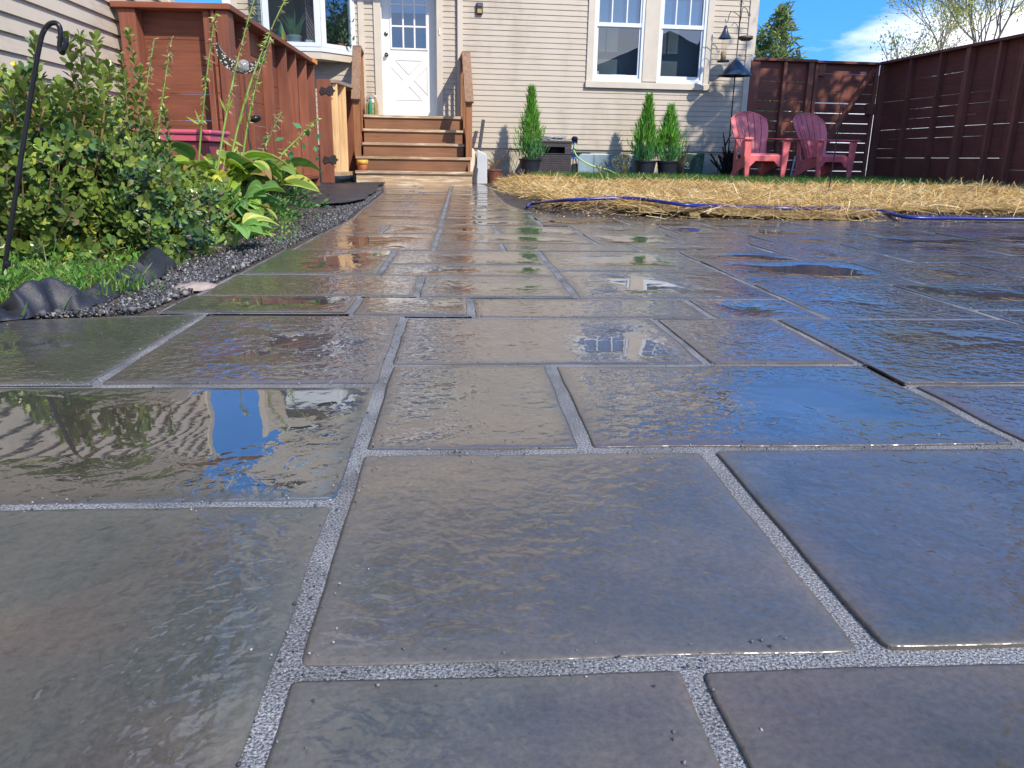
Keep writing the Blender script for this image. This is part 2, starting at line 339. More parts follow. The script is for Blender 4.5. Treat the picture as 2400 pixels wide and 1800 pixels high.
# ------------------------------------------------------------------ mesh helpers
class MB:
    def __init__(s): s.v = []; s.f = []
    def add(s, vs, fs):
        o = len(s.v); s.v += [tuple(q) for q in vs]; s.f += [tuple(i+o for i in q) for q in fs]; return s
    def box(s, x0, x1, y0, y1, z0, z1, mt=None):
        vs = [Vector((x, y, z)) for z in (z0, z1) for y in (y0, y1) for x in (x0, x1)]
        if mt: vs = [mt @ q for q in vs]
        return s.add(vs, [(0, 2, 3, 1), (4, 5, 7, 6), (0, 1, 5, 4), (2, 6, 7, 3), (0, 4, 6, 2), (1, 3, 7, 5)])
    def beam(s, p0, p1, w, h, up=(0, 0, 1)):
        p0, p1 = Vector(p0), Vector(p1); d = (p1-p0).normalized(); up = Vector(up)
        x = d.cross(up).normalized(); z = x.cross(d)
        vs = [p + x*a*w/2 + z*b*h/2 for p in (p0, p1) for a, b in ((-1, -1), (1, -1), (1, 1), (-1, 1))]
        return s.add(vs, [(0, 1, 2, 3), (7, 6, 5, 4), (0, 4, 5, 1), (1, 5, 6, 2), (2, 6, 7, 3), (3, 7, 4, 0)])
    def prism(s, pts, y0, y1, mt=None, closed=True):           # outline in (x,z) pushed along y
        n = len(pts); vs = [Vector((x, y0, z)) for x, z in pts] + [Vector((x, y1, z)) for x, z in pts]
        if mt: vs = [mt @ q for q in vs]
        return s.add(vs, [tuple(range(n)), tuple(range(2*n-1, n-1, -1))] + [(i, i+n, (i+1) % n+n, (i+1) % n) for i in range(n)])
    def tube(s, pts, r, seg=8, cap=True):
        pts = [Vector(p) for p in pts]; n = len(pts); rr = r if isinstance(r, (list, tuple)) else [r]*n
        vs = []; prev = None
        for i, p in enumerate(pts):
            d = (pts[min(i+1, n-1)]-pts[max(i-1, 0)]).normalized()
            if prev is None:
                a = Vector((1, 0, 0)) if abs(d.x) < .8 else Vector((0, 1, 0)); x = d.cross(a).normalized()
            else: x = (prev-d*prev.dot(d)).normalized()
            prev = x; y = d.cross(x)
            vs += [p+(x*cos(2*pi*k/seg)+y*sin(2*pi*k/seg))*rr[i] for k in range(seg)]
        fs = [(i*seg+k, i*seg+(k+1) % seg, (i+1)*seg+(k+1) % seg, (i+1)*seg+k) for i in range(n-1) for k in range(seg)]
        if cap: fs += [tuple(range(seg-1, -1, -1)), tuple((n-1)*seg+k for k in range(seg))]
        return s.add(vs, fs)
    def lathe(s, prof, c=(0, 0, 0), seg=24, cap=True, mt=None):
        vs = [Vector((c[0]+r*cos(2*pi*k/seg), c[1]+r*sin(2*pi*k/seg), c[2]+z)) for r, z in prof for k in range(seg)]
        if mt: vs = [mt @ q for q in vs]
        n = len(prof); fs = [(i*seg+k, i*seg+(k+1) % seg, (i+1)*seg+(k+1) % seg, (i+1)*seg+k) for i in range(n-1) for k in range(seg)]
        if cap: fs += [tuple(range(seg-1, -1, -1)), tuple((n-1)*seg+k for k in range(seg))]
        return s.add(vs, fs)
    def build(s, name, mat, parent=None, bevel=0.0, smooth=False, loc=None, label=None):
        me = bpy.data.meshes.new(name); me.from_pydata(s.v, [], s.f); me.validate()
        bm = bmesh.new(); bm.from_mesh(me); bmesh.ops.recalc_face_normals(bm, faces=bm.faces); bm.to_mesh(me); bm.free()
        me.materials.append(M[mat] if isinstance(mat, str) else mat)
        if smooth: me.polygons.foreach_set('use_smooth', [True]*len(me.polygons))
        o = bpy.data.objects.new(name, me); C.objects.link(o)
        if parent: o.parent = parent
        if loc is not None: o.location = loc
        if bevel:
            md = o.modifiers.new('bevel', 'BEVEL'); md.width = bevel; md.segments = 2; md.limit_method = 'ANGLE'; md.angle_limit = radians(35)
        if label: o['label'] = label
        return o
def thing(name, label, cat, loc=(0, 0, 0), rz=0, group=None):
    o = bpy.data.objects.new(name, None); C.objects.link(o); o.location = loc; o.rotation_euler = (0, 0, rz); o.empty_display_size = .1
    return tag(o, label, cat, group)
def tag(o, label=None, cat=None, group=None, kind=None):
    if label: o['label'] = label
    if cat: o['category'] = cat
    if group: o['group'] = group
    if kind: o['kind'] = kind
    return o
def copy_tree(o, parent=None):
    c = o.copy(); C.objects.link(c); c.parent = parent
    for ch in [x for x in bpy.data.objects if x.parent == o]: copy_tree(ch, c)
    return c
def bez(p, n=16):
    p = [Vector(q) for q in p]; out = []
    for i in range(n+1):
        t = i/n; q = p[:]
        while len(q) > 1: q = [a.lerp(b, t) for a, b in zip(q, q[1:])]
        out.append(q[0])
    return out
def spline(p, n=8):                        # Catmull-Rom
    p = [Vector(q) for q in p]; P = [p[0]*2-p[1]]+p+[p[-1]*2-p[-2]]; out = []
    for i in range(1, len(P)-2):
        for k in range(n):
            t = k/n; a, b, c, d = P[i-1:i+3]
            out.append(.5*((2*b)+(c-a)*t+(2*a-5*b+4*c-d)*t*t+(3*b-a-3*c+d)*t*t*t))
    return out+[p[-1]]
def scatter(name, tv, tf, pos, ydir, zdir, scale, cols, mat, parent=None, smooth=True, tcol=None):
    """many small copies of one leaf or blade shape, as one mesh; cols per copy, tcol per template vertex factor"""
    tv = np.array(tv, float); n = len(pos); k = len(tv)
    pos = np.array(pos, float); y = np.array(ydir, float); z = np.array(zdir, float)
    y /= np.linalg.norm(y, axis=1, keepdims=True)+1e-9
    x = np.cross(y, z); x /= np.linalg.norm(x, axis=1, keepdims=True)+1e-9; z = np.cross(x, y)
    s = np.array(scale, float)
    if s.ndim == 1: s = np.stack([s, s, s], 1)
    V = pos[:, None, :] + tv[None, :, 0, None]*(x*s[:, :1])[:, None, :] + tv[None, :, 1, None]*(y*s[:, 1:2])[:, None, :] + tv[None, :, 2, None]*(z*s[:, 2:3])[:, None, :]
    V = V.reshape(-1, 3)
    fl = np.array([len(f) for f in tf]); flat = np.concatenate([np.array(f) for f in tf])
    loops = (flat[None, :] + (np.arange(n)*k)[:, None]).ravel()
    tot = np.tile(fl, n); start = np.concatenate([[0], np.cumsum(tot)[:-1]])
    me = bpy.data.meshes.new(name); me.vertices.add(len(V)); me.vertices.foreach_set('co', V.ravel())
    me.loops.add(len(loops)); me.loops.foreach_set('vertex_index', loops.astype(np.int32))
    me.polygons.add(len(tot)); me.polygons.foreach_set('loop_start', start.astype(np.int32)); me.polygons.foreach_set('loop_total', tot.astype(np.int32))
    if smooth: me.polygons.foreach_set('use_smooth', np.ones(len(tot), bool))
    me.update()
    c = np.array(cols, float)
    ca = np.ones((n, k, 4)); ca[:, :, :3] = c[:, None, :]
    if tcol is not None: ca[:, :, :3] *= np.array(tcol, float).reshape(1, k, -1)
    at = me.color_attributes.new('col', 'FLOAT_COLOR', 'POINT'); at.data.foreach_set('color', np.clip(ca, 0, 1).ravel())
    me.materials.append(M[mat] if isinstance(mat, str) else mat)
    o = bpy.data.objects.new(name, me); C.objects.link(o)
    if parent: o.parent = parent
    return o
# leaf shapes: length along y 0..1, width x, normal z
OBOV = ([(0, 0, 0), (-.15, .35, .02), (.15, .35, .02), (0, .4, -.02), (-.27, .7, .05), (.27, .7, .05), (0, .75, -.01), (-.14, .95, .02), (.14, .95, .02), (0, 1, -.02)],
        [(0, 3, 1), (0, 2, 3), (1, 3, 6, 4), (3, 2, 5, 6), (4, 6, 9, 7), (6, 5, 8, 9)])
OVAL = ([(0, 0, 0), (-.22, .4, .05), (.22, .4, .05), (0, .45, 0), (0, 1, -.08)], [(0, 3, 1), (0, 2, 3), (1, 3, 4), (3, 2, 4)])
BLADE = ([(-.5, 0, 0), (.5, 0, 0), (-.4, .35, .0), (.4, .35, .0), (-.25, .7, -.06), (.25, .7, -.06), (0, 1, -.2)], [(0, 1, 3, 2), (2, 3, 5, 4), (4, 5, 6)])
STRAW = ([(-.5, -.5, 0), (.5, -.5, 0), (-.5, 0, .06), (.5, 0, .06), (-.5, .5, 0), (.5, .5, 0)], [(0, 1, 3, 2), (2, 3, 5, 4)])
NEED = ([(-.5, 0, 0), (.5, 0, 0), (0, 1, 0)], [(0, 1, 2)])
def rdir(n):
    a = rng.normal(size=(n, 3)); return a/np.linalg.norm(a, axis=1, keepdims=True)
def jit(c, n, j=.2, hue=.06):
    c = np.array(c, float)[None, :]*np.exp(rng.normal(0, j, (n, 1))); return c*np.exp(rng.normal(0, hue, (n, 3)))
from mathutils import noise as mn
def proj(P):
    d = Vector(P)-Vector((0, 0, CAMH)); k = d.dot(Fv); return 1200+FPX*d.dot(Rv)/k, 900-FPX*d.dot(Uv)/k
def solve_t(P0, D, px, z, lo=0.0, hi=8.0):
    f = lambda t: proj(Vector(P0)+Vector(D)*t+Vector((0, 0, z)))[0]-px
    a, b = lo, hi
    for _ in range(40):
        m_ = (a+b)/2
        if (f(a) < 0) == (f(m_) < 0): a = m_
        else: b = m_
    return (a+b)/2

# ------------------------------------------------------------------ ground
def axis_pts(lo, hi, step, far):
    a = list(np.arange(lo, hi+1e-6, step)); return [-far, -120, -40, lo-6] + a + [hi+6, hi+40, hi+160, far]
xs = axis_pts(-4, 9, .16, 900); ys = axis_pts(-1.5, 17, .16, 900)
g = MB(); idx = {}
for j, y in enumerate(ys):
    for i, x in enumerate(xs):
        u = x*PU.x+y*PU.y
        z = gz(x, y) if abs(x) < 60 and abs(y) < 60 else -.3
        if u < -.95 and 1 < y < 12: z += .035*sm(u, -.95, -1.3)+.02*mn.noise((x*3, y*3, 0))
        if lawn_d(x, y) > .1: z += .02*mn.noise((x*2.2, y*2.2, 3))
        idx[i, j] = len(g.v); g.v.append((x, y, z))
g.f = [(idx[i, j], idx[i+1, j], idx[i+1, j+1], idx[i, j+1]) for j in range(len(ys)-1) for i in range(len(xs)-1)]
tag(g.build('ground', 'soil', smooth=True), kind='structure')

# ------------------------------------------------------------------ patio: grit bed and bluestone slabs, in paving metres (u across, v away)
def lerp_tab(tab, v):
    for (a, p), (b, q) in zip(tab, tab[1:]):
        if v <= b: return p+(q-p)*max(0, (v-a))/(b-a)
    return tab[-1][1]
UL = [(5.09, -.68), (5.86, -.72), (7.3, -.77), (9.1, -.84), (10.35, -.97), (11.2, -1.12), (12.6, -1.5)]
UR = [(5.2, 1.0), (5.84, .56), (6.9, .41), (8.9, .40), (11, .42), (12.6, .32)]
S = []
def R_(u0, u1, v0, v1): S.append([(u0, v0), (u1, v0), (u1, v1), (u0, v1)])
J = -.138
R_(-.78, J, -.1, .845); R_(-.9, J, .845, 1.335)
S.append([(-1.25, 1.34), (-.63, 1.34), (-.63, 1.99), (-1.0, 1.99), ]); S[-1][3] = (-1.06, 1.90)
R_(-.63, J, 1.335, 1.955)
R_(J, .18, -.1, .53); R_(.18, .80, -.1, .53); R_(.80, 1.4, -.1, .53)
R_(J, .34, .53, 1.005); R_(.34, .95, .53, 1.005); R_(.95, 1.6, .53, 1.005)
R_(J, .175, 1.005, 1.47); R_(.175, .812, 1.005, 1.47)
R_(.812, 1.42, 1.005, 1.32); R_(1.42, 2.1, 1.005, 1.45)
R_(J, .49, 1.47, 1.94); R_(.49, .80, 1.47, 1.93); R_(.80, 1.42, 1.32, 1.93); R_(1.42, 2.1, 1.45, 2.065)
R_(-.76, -.28, 1.99, 2.25); R_(-.28, .03, 1.96, 2.23); R_(.03, .65, 1.94, 2.225); R_(.65, .95, 1.93, 2.22)
R_(.95, 1.42, 1.93, 2.505); R_(1.42, 2.04, 2.065, 2.51); R_(2.1, 2.8, 1.45, 2.51)
R_(-.75, -.125, 2.25, 2.68); R_(-.125, .34, 2.235, 2.655); R_(.34, .95, 2.225, 2.805)
R_(.95, 1.56, 2.51, 3.10); R_(1.56, 2.04, 2.51, 3.10); R_(2.04, 2.65, 2.51, 3.12); R_(2.65, 3.4, 2.51, 3.4)
R_(-.74, -.275, 2.68, 3.41); R_(-.275, .34, 2.66, 2.96); R_(-.275, .34, 2.96, 3.41); R_(.34, .95, 2.81, 3.42)
R_(.95, 1.40, 3.10, 3.42); R_(1.40, 1.87, 3.10, 3.80); R_(1.87, 2.49, 3.12, 3.38); R_(1.87, 2.49, 3.38, 3.83); R_(2.49, 3.3, 3.40, 3.83)
R_(-.71, -.11, 3.41, 4.17); R_(-.11, .195, 3.41, 3.73); R_(.195, .80, 3.41, 3.725); R_(.80, 1.40, 3.42, 3.80)
R_(-.11, .65, 3.73, 4.18); R_(.65, 1.10, 3.73, 4.25); R_(1.10, 1.56, 3.80, 4.25); R_(1.56, 2.10, 3.80, 4.27); R_(2.10, 2.77, 3.83, 4.25); R_(2.77, 3.4, 3.83, 4.5)
R_(-.70, -.41, 4.17, 4.69); R_(-.41, -.105, 4.17, 4.69); R_(-.105, .2, 4.18, 4.72); R_(.2, .65, 4.18, 4.72)
R_(.65, 1.2, 4.25, 4.8); R_(1.2, 1.56, 4.27, 4.8); R_(1.56, 2.35, 4.27, 4.75); R_(2.35, 2.77, 4.25, 4.75); R_(2.77, 3.5, 4.5, 4.95); R_(3.4, 4.1, 3.83, 4.5); R_(3.5, 4.2, 4.5, 4.95); R_(4.2, 4.9, 4.4, 4.95)
R_(-.69, -.11, 4.70, 5.18); R_(-.11, .5, 4.73, 5.2)
R_(.5, 1.06, 4.80, 5.42); R_(1.06, 1.56, 4.80, 5.38); R_(1.56, 2.18, 4.76, 5.38); R_(2.18, 2.77, 4.76, 5.40); R_(2.77, 3.5, 4.95, 5.38); R_(3.5, 4.1, 4.95, 5.36); R_(4.1, 4.8, 4.95, 5.4); R_(4.8, 5.5, 4.95, 5.4)
vr = [5.19, 5.62, 5.95, 6.38, 6.72, 7.25, 7.62, 8.15, 8.6, 9.15, 9.62, 10.2, 10.75, 11.3, 11.9, 12.5]
spl = [(), (-.38,), (), (-.45, .2), (-.4,), (), (-.5,), (.15,), (-.42,), (-.55, .1), (), (-.5, .15), (-.6,), (-.9, .1), (-.5,)]
for k, (v0, v1) in enumerate(zip(vr, vr[1:])):
    cuts = sorted(set([-.11]+list(spl[k])))
    l0, l1 = lerp_tab(UL, v0), lerp_tab(UL, v1); r0, r1 = lerp_tab(UR, v0), lerp_tab(UR, v1)
    if k == 0: cuts, r0, r1 = [-.11, .5], .85, .62
    if k == 4: cuts = [-.4, -.11]
    e0 = [(l0, l1)]+[(c, c) for c in cuts]+[(r0, r1)]
    for (a0, a1), (b0, b1) in zip(e0, e0[1:]): S.append([(a0, v0), (b0, v0), (b1, v1), (a1, v1)])
WET = {1: .75, 0: -.25, 4: -.5, 5: -.45, 7: -.28, 8: .0, 8: -.1, 10: .25, 11: .3, 14: .3, 3: .1, 12: .1, 13: .2}
pb = MB()
for q in S:
    cx = sum(p[0] for p in q)/4; cy = sum(p[1] for p in q)/4
    pb.add([uv2(cx+(u-cx)*1.0, cy+(v-cy)*1.0, -.0025) for u, v in q], [(0, 1, 2, 3)])
patio = tag(pb.build('patio', 'joint'), kind='structure')
def edge_pos(L, fine):
    base = [0, .004, .010, .02, .035, .055, .08]; step = .03 if fine else .09
    a = [x for x in base if x < L/2-.01]; n = max(1, int((L-2*a[-1])/step)); mid = [a[-1]+(L-2*a[-1])*i/n for i in range(1, n)]
    return a+mid+[L-x for x in reversed(a)]
for k, q in enumerate(S):
    P = [Vector((u, v)) for u, v in q]
    g_ = random.uniform(.0085, .012) if P[0].y < 5 else .011
    LU = ((P[1]-P[0]).length+(P[2]-P[3]).length)/2-2*g_; LV = ((P[3]-P[0]).length+(P[2]-P[1]).length)/2-2*g_
    fine = P[0].y < 4.4
    us, vs = edge_pos(LU, fine), edge_pos(LV, fine); sd = random.random()*100
    h0 = random.uniform(-.001, .002); tx, ty = random.uniform(-.0022, .0022), random.uniform(-.0022, .0022)
    if P[0].x > .5 and 1.9 < P[0].y < 5.3: ty += .009; h0 += .5*.009*LV-.001      # slabs tilted towards the camera so their wet film mirrors more sky
    verts, ed = [], []
    for j, b in enumerate(vs):
        for i, a in enumerate(us):
            fu = (g_+a)/(LU+2*g_); fv = (g_+b)/(LV+2*g_)
            p = (P[0]*(1-fu)+P[1]*fu)*(1-fv)+(P[3]*(1-fu)+P[2]*fu)*fv
            ed_ = min(a, LU-a, b, LV-b)
            wob = .0038*max(0, 1-ed_/.03)
            p = p+Vector((mn.noise((p.x*9, p.y*9, sd)), mn.noise((p.x*9, p.y*9, sd+9))))*wob
            du, dv = min(a, LU-a), min(b, LV-b)          # knock the corners off
            if du+dv < .006:
                c = (P[0]+P[1]+P[2]+P[3])/4; p = p+(c-p).normalized()*(.006-du-dv)*.5
            z = h0+tx*(a-LU/2)+ty*(b-LV/2)+.0009*mn.noise((p.x*4, p.y*4, sd))+.0004*mn.noise((p.x*14, p.y*14, sd))
            z -= .0012*max(0, 1-ed_/.005)
            verts.append(uv2(p.x, p.y, z)); ed.append(ed_)
    nu, nv = len(us), len(vs)
    faces = [(j*nu+i, j*nu+i+1, (j+1)*nu+i+1, (j+1)*nu+i) for j in range(nv-1) for i in range(nu-1)]
    rim = [i for i in range(nu)]+[j*nu+nu-1 for j in range(1, nv)]+[(nv-1)*nu+i for i in range(nu-2, -1, -1)]+[j*nu for j in range(nv-2, 0, -1)]
    o0 = len(verts)
    for i in rim: verts.append(Vector((verts[i].x, verts[i].y, -.03))); ed.append(0)
    nr = len(rim)
    faces += [(rim[i], o0+i, o0+(i+1) % nr, rim[(i+1) % nr]) for i in range(nr)]
    me = bpy.data.meshes.new('paving_stone'); me.from_pydata([tuple(x) for x in verts], [], faces)
    at = me.attributes.new('edge', 'FLOAT', 'POINT'); at.data.foreach_set('value', ed)
    at2 = me.attributes.new('wet', 'FLOAT', 'POINT'); at2.data.foreach_set('value', [WET.get(k, random.uniform(-.3, .2) if k < 16 else (random.uniform(.15, .42) if P[0].x > .5 and P[0].y > 1.9 else random.uniform(.12, .6)))]*len(ed))
    at3 = me.attributes.new('rip', 'FLOAT', 'POINT'); at3.data.foreach_set('value', [.6 if P[0].x > .5 and P[0].y > 2.2 else .2 if P[0].x > .5 else 0.0]*len(ed))
    sf = [True]*((nv-1)*(nu-1))+[False]*nr; me.polygons.foreach_set('use_smooth', sf)
    me.materials.append(M['stone']); o = bpy.data.objects.new('paving_stone', me); C.objects.link(o); o.parent = patio

# ------------------------------------------------------------------ the house at the back (local x = along the wall, -y = towards the yard)
house = thing('house', 'beige sided house at the back with white door, bay window and double window', 'house', WO, WA)
SEXP = .08; SZ0 = .54
def courses(mb, s0, s1, z0, z1, exp=SEXP, ph=SZ0, lip=.0105, s1f=None, mt=None):
    k = math.floor((z0-ph)/exp+1e-6)
    while ph+k*exp < z1-1e-6:
        a = ph+k*exp; b = a+exp; za, zb = max(a, z0), min(b, z1); k += 1
        off = lambda z: -.002-lip*(1-(z-a)/exp)
        e = s1 if s1f is None else min(s1, s1f((za+zb)/2))
        if e <= s0 or zb-za < .002: continue
        vs = [(s0, off(za), za), (e, off(za), za), (e, off(zb), zb), (s0, off(zb), zb), (s0, 0, za), (e, 0, za)]
        if mt: vs = [mt @ Vector(v) for v in vs]
        mb.add(vs, [(0, 1, 2, 3), (4, 5, 1, 0)])
    return mb
dL, dR = Ws(895, 100), Ws(1022, 100)
cL0, cL1 = Ws(877, 100), Ws(894, 100); cR0, cR1 = Ws(1023, 100), Ws(1037.5, 100)
wL, wR, wB, wT = Ws(1376, 100), Ws(1668, 100), W(1373, 202)[1], 3.30
rake = lambda z: 1.9+(6.85-z)/.9*1.0
mb = MB()
courses(mb, -2.60, cL0, .54, 3.4); courses(mb, cL0, cR1, .54, .95); courses(mb, cR1, wL, .54, 3.4)
courses(mb, wL, wR, .54, wB); courses(mb, wR, 5.40, .54, 3.4, s1f=rake)
courses(mb, -2.60, 5.4, 3.4, 6.9, s1f=rake)
mb.build('siding', 'siding', house)
MB().prism([(-2.6, .5), (cL1, .5), (cL1, 3.2), (-2.6, 3.2)], 0.02, .15).prism([(cR0, .5), (wL, .5), (wL, 3.2), (cR0, 3.2)], .02, .15)\
    .prism([(wR, .5), (5.53, .5), (5.53, 3.3), (wR, 3.3)], .02, .15).prism([(-2.6, 3.3), (5.53, 3.3), (rake(3.3), 3.3), (1.9, 6.85), (-2.6, 6.85)], .02, .15)\
    .prism([(wL, .5), (wR, .5), (wR, wB), (wL, wB)], .02, .15).build('wall', 'casing', house)
# right and left return walls of the house
MB().box(5.40, 5.53, .16, 7, .5, 3.3).build('side_wall', 'siding', house); MB().box(-2.6, -2.5, .16, 7, .5, 6.9).build('side_wall', 'siding', house)
fz = MB(); fz.box(-2.55, 1.98, .03, .3, -.1, .525); fz.box(2.9, 5.5, .03, .3, -.1, .525); fz.box(1.98, 2.9, .12, .3, -.1, .525); fz.build('foundation', 'found', house)
MB().box(5.40, 5.545, -.028, .12, .50, 3.35).build('corner_board', 'casing', house, .004)
MB().box(-2.66, -2.56, -.028, .12, .50, 6.85).build('corner_board', 'casing', house, .004)
# roof: high eave over the left part, long rake running down to the right corner
rf = MB()
def slab(p, t=.14, y0=-.32, y1=7):
    (x0, z0), (x1, z1) = p; rf.prism([(x0, z0), (x1, z1), (x1, z1+t), (x0, z0+t)], y0, y1)
slab([(1.9, 6.92), (5.95, 3.27)]); slab([(-2.95, 6.9), (1.9, 6.92)], .16)
rf.prism([(-2.95, 7.06), (1.9, 7.08), (1.2, 8.0), (-2.3, 8.0)], .1, 7)
roof = rf.build('roof', 'roof', house)
MB().beam((1.85, -.33, 6.9), (5.97, -.33, 3.19), .03, .17).beam((-2.97, -.33, 6.88), (1.9, -.33, 6.9), .03, .17).build('rake_board', 'casing', roof, .003)
MB().box(Ws(1071.5, 100), Ws(1084, 100), -.075, -.012, 1.0, 4.9).build('downspout', 'casing', house, .008)
# upstairs window (seen mirrored in the wet slabs)
for a, b in ((-2.25, -1.75), (-1.65, -1.1)):
    pass
uw = MB()
uw.box(-2.3, -1.1, -.04, -.012, 5.55, 5.66); uw.box(-2.3, -1.1, -.04, -.012, 6.5, 6.6)
for x in (-2.3, -1.75, -1.2): uw.box(x, x+.1, -.039, -.013, 5.66, 6.5)
u_ = uw.build('upper_window', 'vinyl', house, .004)
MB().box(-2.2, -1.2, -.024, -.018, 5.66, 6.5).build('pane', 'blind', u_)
# ---- door
rec = .16
dm = MB(); zs, zt = .985, 3.03
door = MB().box(dL, dR, rec, rec+.045, zs, zt).build('door', 'door', house, .003)
def door_lites():
    gx0, gx1 = Ws(917.6, 50, -rec), Ws(997.8, 50, -rec); gz0 = W(920, 111.5, -rec)[1]; pz = (W(920, 61, -rec)[1]-gz0)
    return gx0, gx1, gz0, pz
gx0, gx1, gz0, pz = door_lites()
lf = MB(); nrow = 3
zt2 = gz0+pz*nrow+.01
lf.box(gx0-.028, gx0, rec-.014, rec+.01, gz0-.028, zt2+.03); lf.box(gx1, gx1+.028, rec-.014, rec+.01, gz0-.028, zt2+.03)
lf.box(gx0, gx1, rec-.013, rec+.01, gz0-.028, gz0); lf.box(gx0, gx1, rec-.013, rec+.01, zt2, zt2+.03)
for k in (1, 2):
    x = gx0+(gx1-gx0)*k/3; lf.box(x-.013, x+.013, rec-.012, rec+.01, gz0, zt2)
    z = gz0+pz*k; lf.box(gx0, gx1, rec-.0105, rec+.01, z-.013, z+.013)
lf.build('window_grid', 'door', door, .003)
MB().box(gx0, gx1, rec-.004, rec-.002, gz0, zt2).build('pane', M['glass'], door)
zb = W(950, 30, -rec)[1]
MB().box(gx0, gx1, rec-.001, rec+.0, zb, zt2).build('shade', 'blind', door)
MB().box(gx0, gx1, rec-.0012, rec+.0, gz0, zb-.002).build('painted_dark_panel', 'dark', door)  # near-black sheet behind the lites in place of an unlit room
# crossbuck moulding on the lower panel
px0, px1 = Ws(917, 200, -rec)-.01, Ws(1001, 200, -rec)+.01; pz1 = W(950, 141, -rec)[1]; pz0 = W(950, 234, -rec)[1]
cx, cz = (px0+px1)/2, (pz0+pz1)/2; cb = MB(); w_ = .085
def ridge(p, q): cb.beam((p[0], rec-.002, p[1]), (q[0], rec-.002, q[1]), .012, .012, up=(0, 1, 0))
fx, fz_ = (px1-px0), (pz1-pz0)
for tri in (((px0+w_, pz1), (px1-w_, pz1), (cx, cz+w_*1.0)), ((px0+w_, pz0), (px1-w_, pz0), (cx, cz-w_*1.0)), ((px0, pz0+w_), (px0, pz1-w_), (cx-w_, cz)), ((px1, pz0+w_), (px1, pz1-w_), (cx+w_, cz))):
    for i in range(3): ridge(tri[i], tri[(i+1) % 3])
cb.build('crossbuck', 'door', door, .002)
kx, kz = W(905.5, 128, -rec+.04)
MB().lathe([(.032, 0), (.03, .008), (.012, .012), (.012, .035), (.026, .04), (.031, .052), (.026, .066), (.0, .07)], seg=20, mt=Matrix.Translation((kx, rec, kz)) @ Matrix.Rotation(pi/2, 4, 'X')).build('door_knob', 'knob', door, smooth=True)
kx, kz = W(904.5, 79, -rec+.02)
MB().lathe([(.031, 0), (.031, .012), (.024, .018), (.01, .02), (0, .02)], seg=20, mt=Matrix.Translation((kx, rec, kz)) @ Matrix.Rotation(pi/2, 4, 'X')).build('deadbolt', 'knob', door, smooth=True)
fr = MB()
fr.box(cL0, cL1, -.035, .02, .96, 3.12); fr.box(cR0, cR1, -.035, .02, .96, 3.12); fr.box(cL0, cR1, -.036, .02, 3.12, 3.24)
fr.build('door_casing', 'casing', house, .004)
MB().box(cL1-.01, dL+.004, .021, rec+.1, .96, 3.12).box(dR-.003, cR0+.01, .021, rec+.1, .96, 3.12).box(cL1, cR0, .022, rec+.1, 3.03, 3.119).box(cL1, cR0, .0, rec+.1, .94, .984).build('door_jamb', 'door', house, .003)
bx, bz = W(1029.8, 75.5); MB().box(bx-.012, bx+.012, -.048, -.035, bz-.045, bz+.045).build('doorbell', 'cream', house, .003)
# canopy above the door (its shadow lies across the door)
cs0, cs1, cz_ = Ws(840, 60), Ws(1069, 60), 3.30
cn = MB(); cn.prism([(cs0, cz_), (cs1, cz_), (cs1, cz_+.08), (cs0, cz_+.08)], -.72, -.015)
cn.prism([(cs0-.04, cz_+.081), (cs1+.04, cz_+.081), ((cs0+cs1)/2, cz_+.5)], -.76, -.015)
cnp = cn.build('door_canopy', 'white', house, .005)
for s in (cs0+.06, cs1-.06):
    MB().beam((s, -.03, cz_-.42), (s, -.62, cz_-.02), .05, .05).build('bracket', 'white', cnp, .004)
# ---- double window
win = thing('x', 'x', 'x'); win.name = 'window'; win.parent = house
for k in ('label', 'category'): del win[k]
c0, c1 = wL, wR; cw = .105; mid0, mid1 = Ws(1507, 120), Ws(1541, 120); zb_ = wB
cs = MB(); cs.box(c0, c0+cw, -.036, .02, zb_, wT); cs.box(c1-cw, c1, -.036, .02, zb_, wT); cs.box(mid0, mid1, -.036, .02, zb_+.09, wT); cs.box(c0-.01, c1+.01, -.042, .02, wT, wT+.12)
cs.build('window_casing', 'casing', win, .004)
MB().box(c0-.012, c1+.012, -.062, .02, zb_-.02, zb_+.075).build('window_sill', 'casing', win, .004)
meet = W(1440, 58)[1]
for (a, b) in ((c0+cw, mid0), (mid1, c1-cw)):
    fr = MB(); t_ = .045
    fr.box(a, a+t_, -.02, .08, zb_+.076, wT); fr.box(b-t_, b, -.02, .08, zb_+.076, wT); fr.box(a+t_, b-t_, -.024, .08, zb_+.076, zb_+.13)
    sash = fr.build('window_frame', 'vinyl', win, .003)
    a2, b2 = a+t_, b-t_
    MB().box(a2, b2, -.01, .05, meet-.03, meet+.03).box(a2, a2+.03, .012, .05, zb_+.13, meet-.03).box(b2-.03, b2, .012, .05, zb_+.13, meet-.03).box(a2+.03, b2-.03, .012, .05, zb_+.13, zb_+.185).build('lower_sash', 'vinyl', sash, .003)
    up = MB(); up.box(a2, a2+.03, .0, .05, meet+.03, wT).box(b2-.03, b2, .0, .05, meet+.03, wT)
    for k in (1, 2):
        x = a2+(b2-a2)*k/3; up.box(x-.011, x+.011, .018, .03, meet+.03, wT)
    up.box(a2+.03, b2-.03, .019, .029, meet+.46, meet+.485)
    up.build('upper_sash', 'vinyl', sash, .002)
    MB().box(a2+.01, b2-.01, .031, .033, zb_+.14, wT).build('pane', M['glass'], sash)
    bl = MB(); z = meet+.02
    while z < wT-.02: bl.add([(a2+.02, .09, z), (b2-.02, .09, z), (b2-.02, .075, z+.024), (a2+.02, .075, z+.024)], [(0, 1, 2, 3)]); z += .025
    bl.build('blind', 'blind', sash)
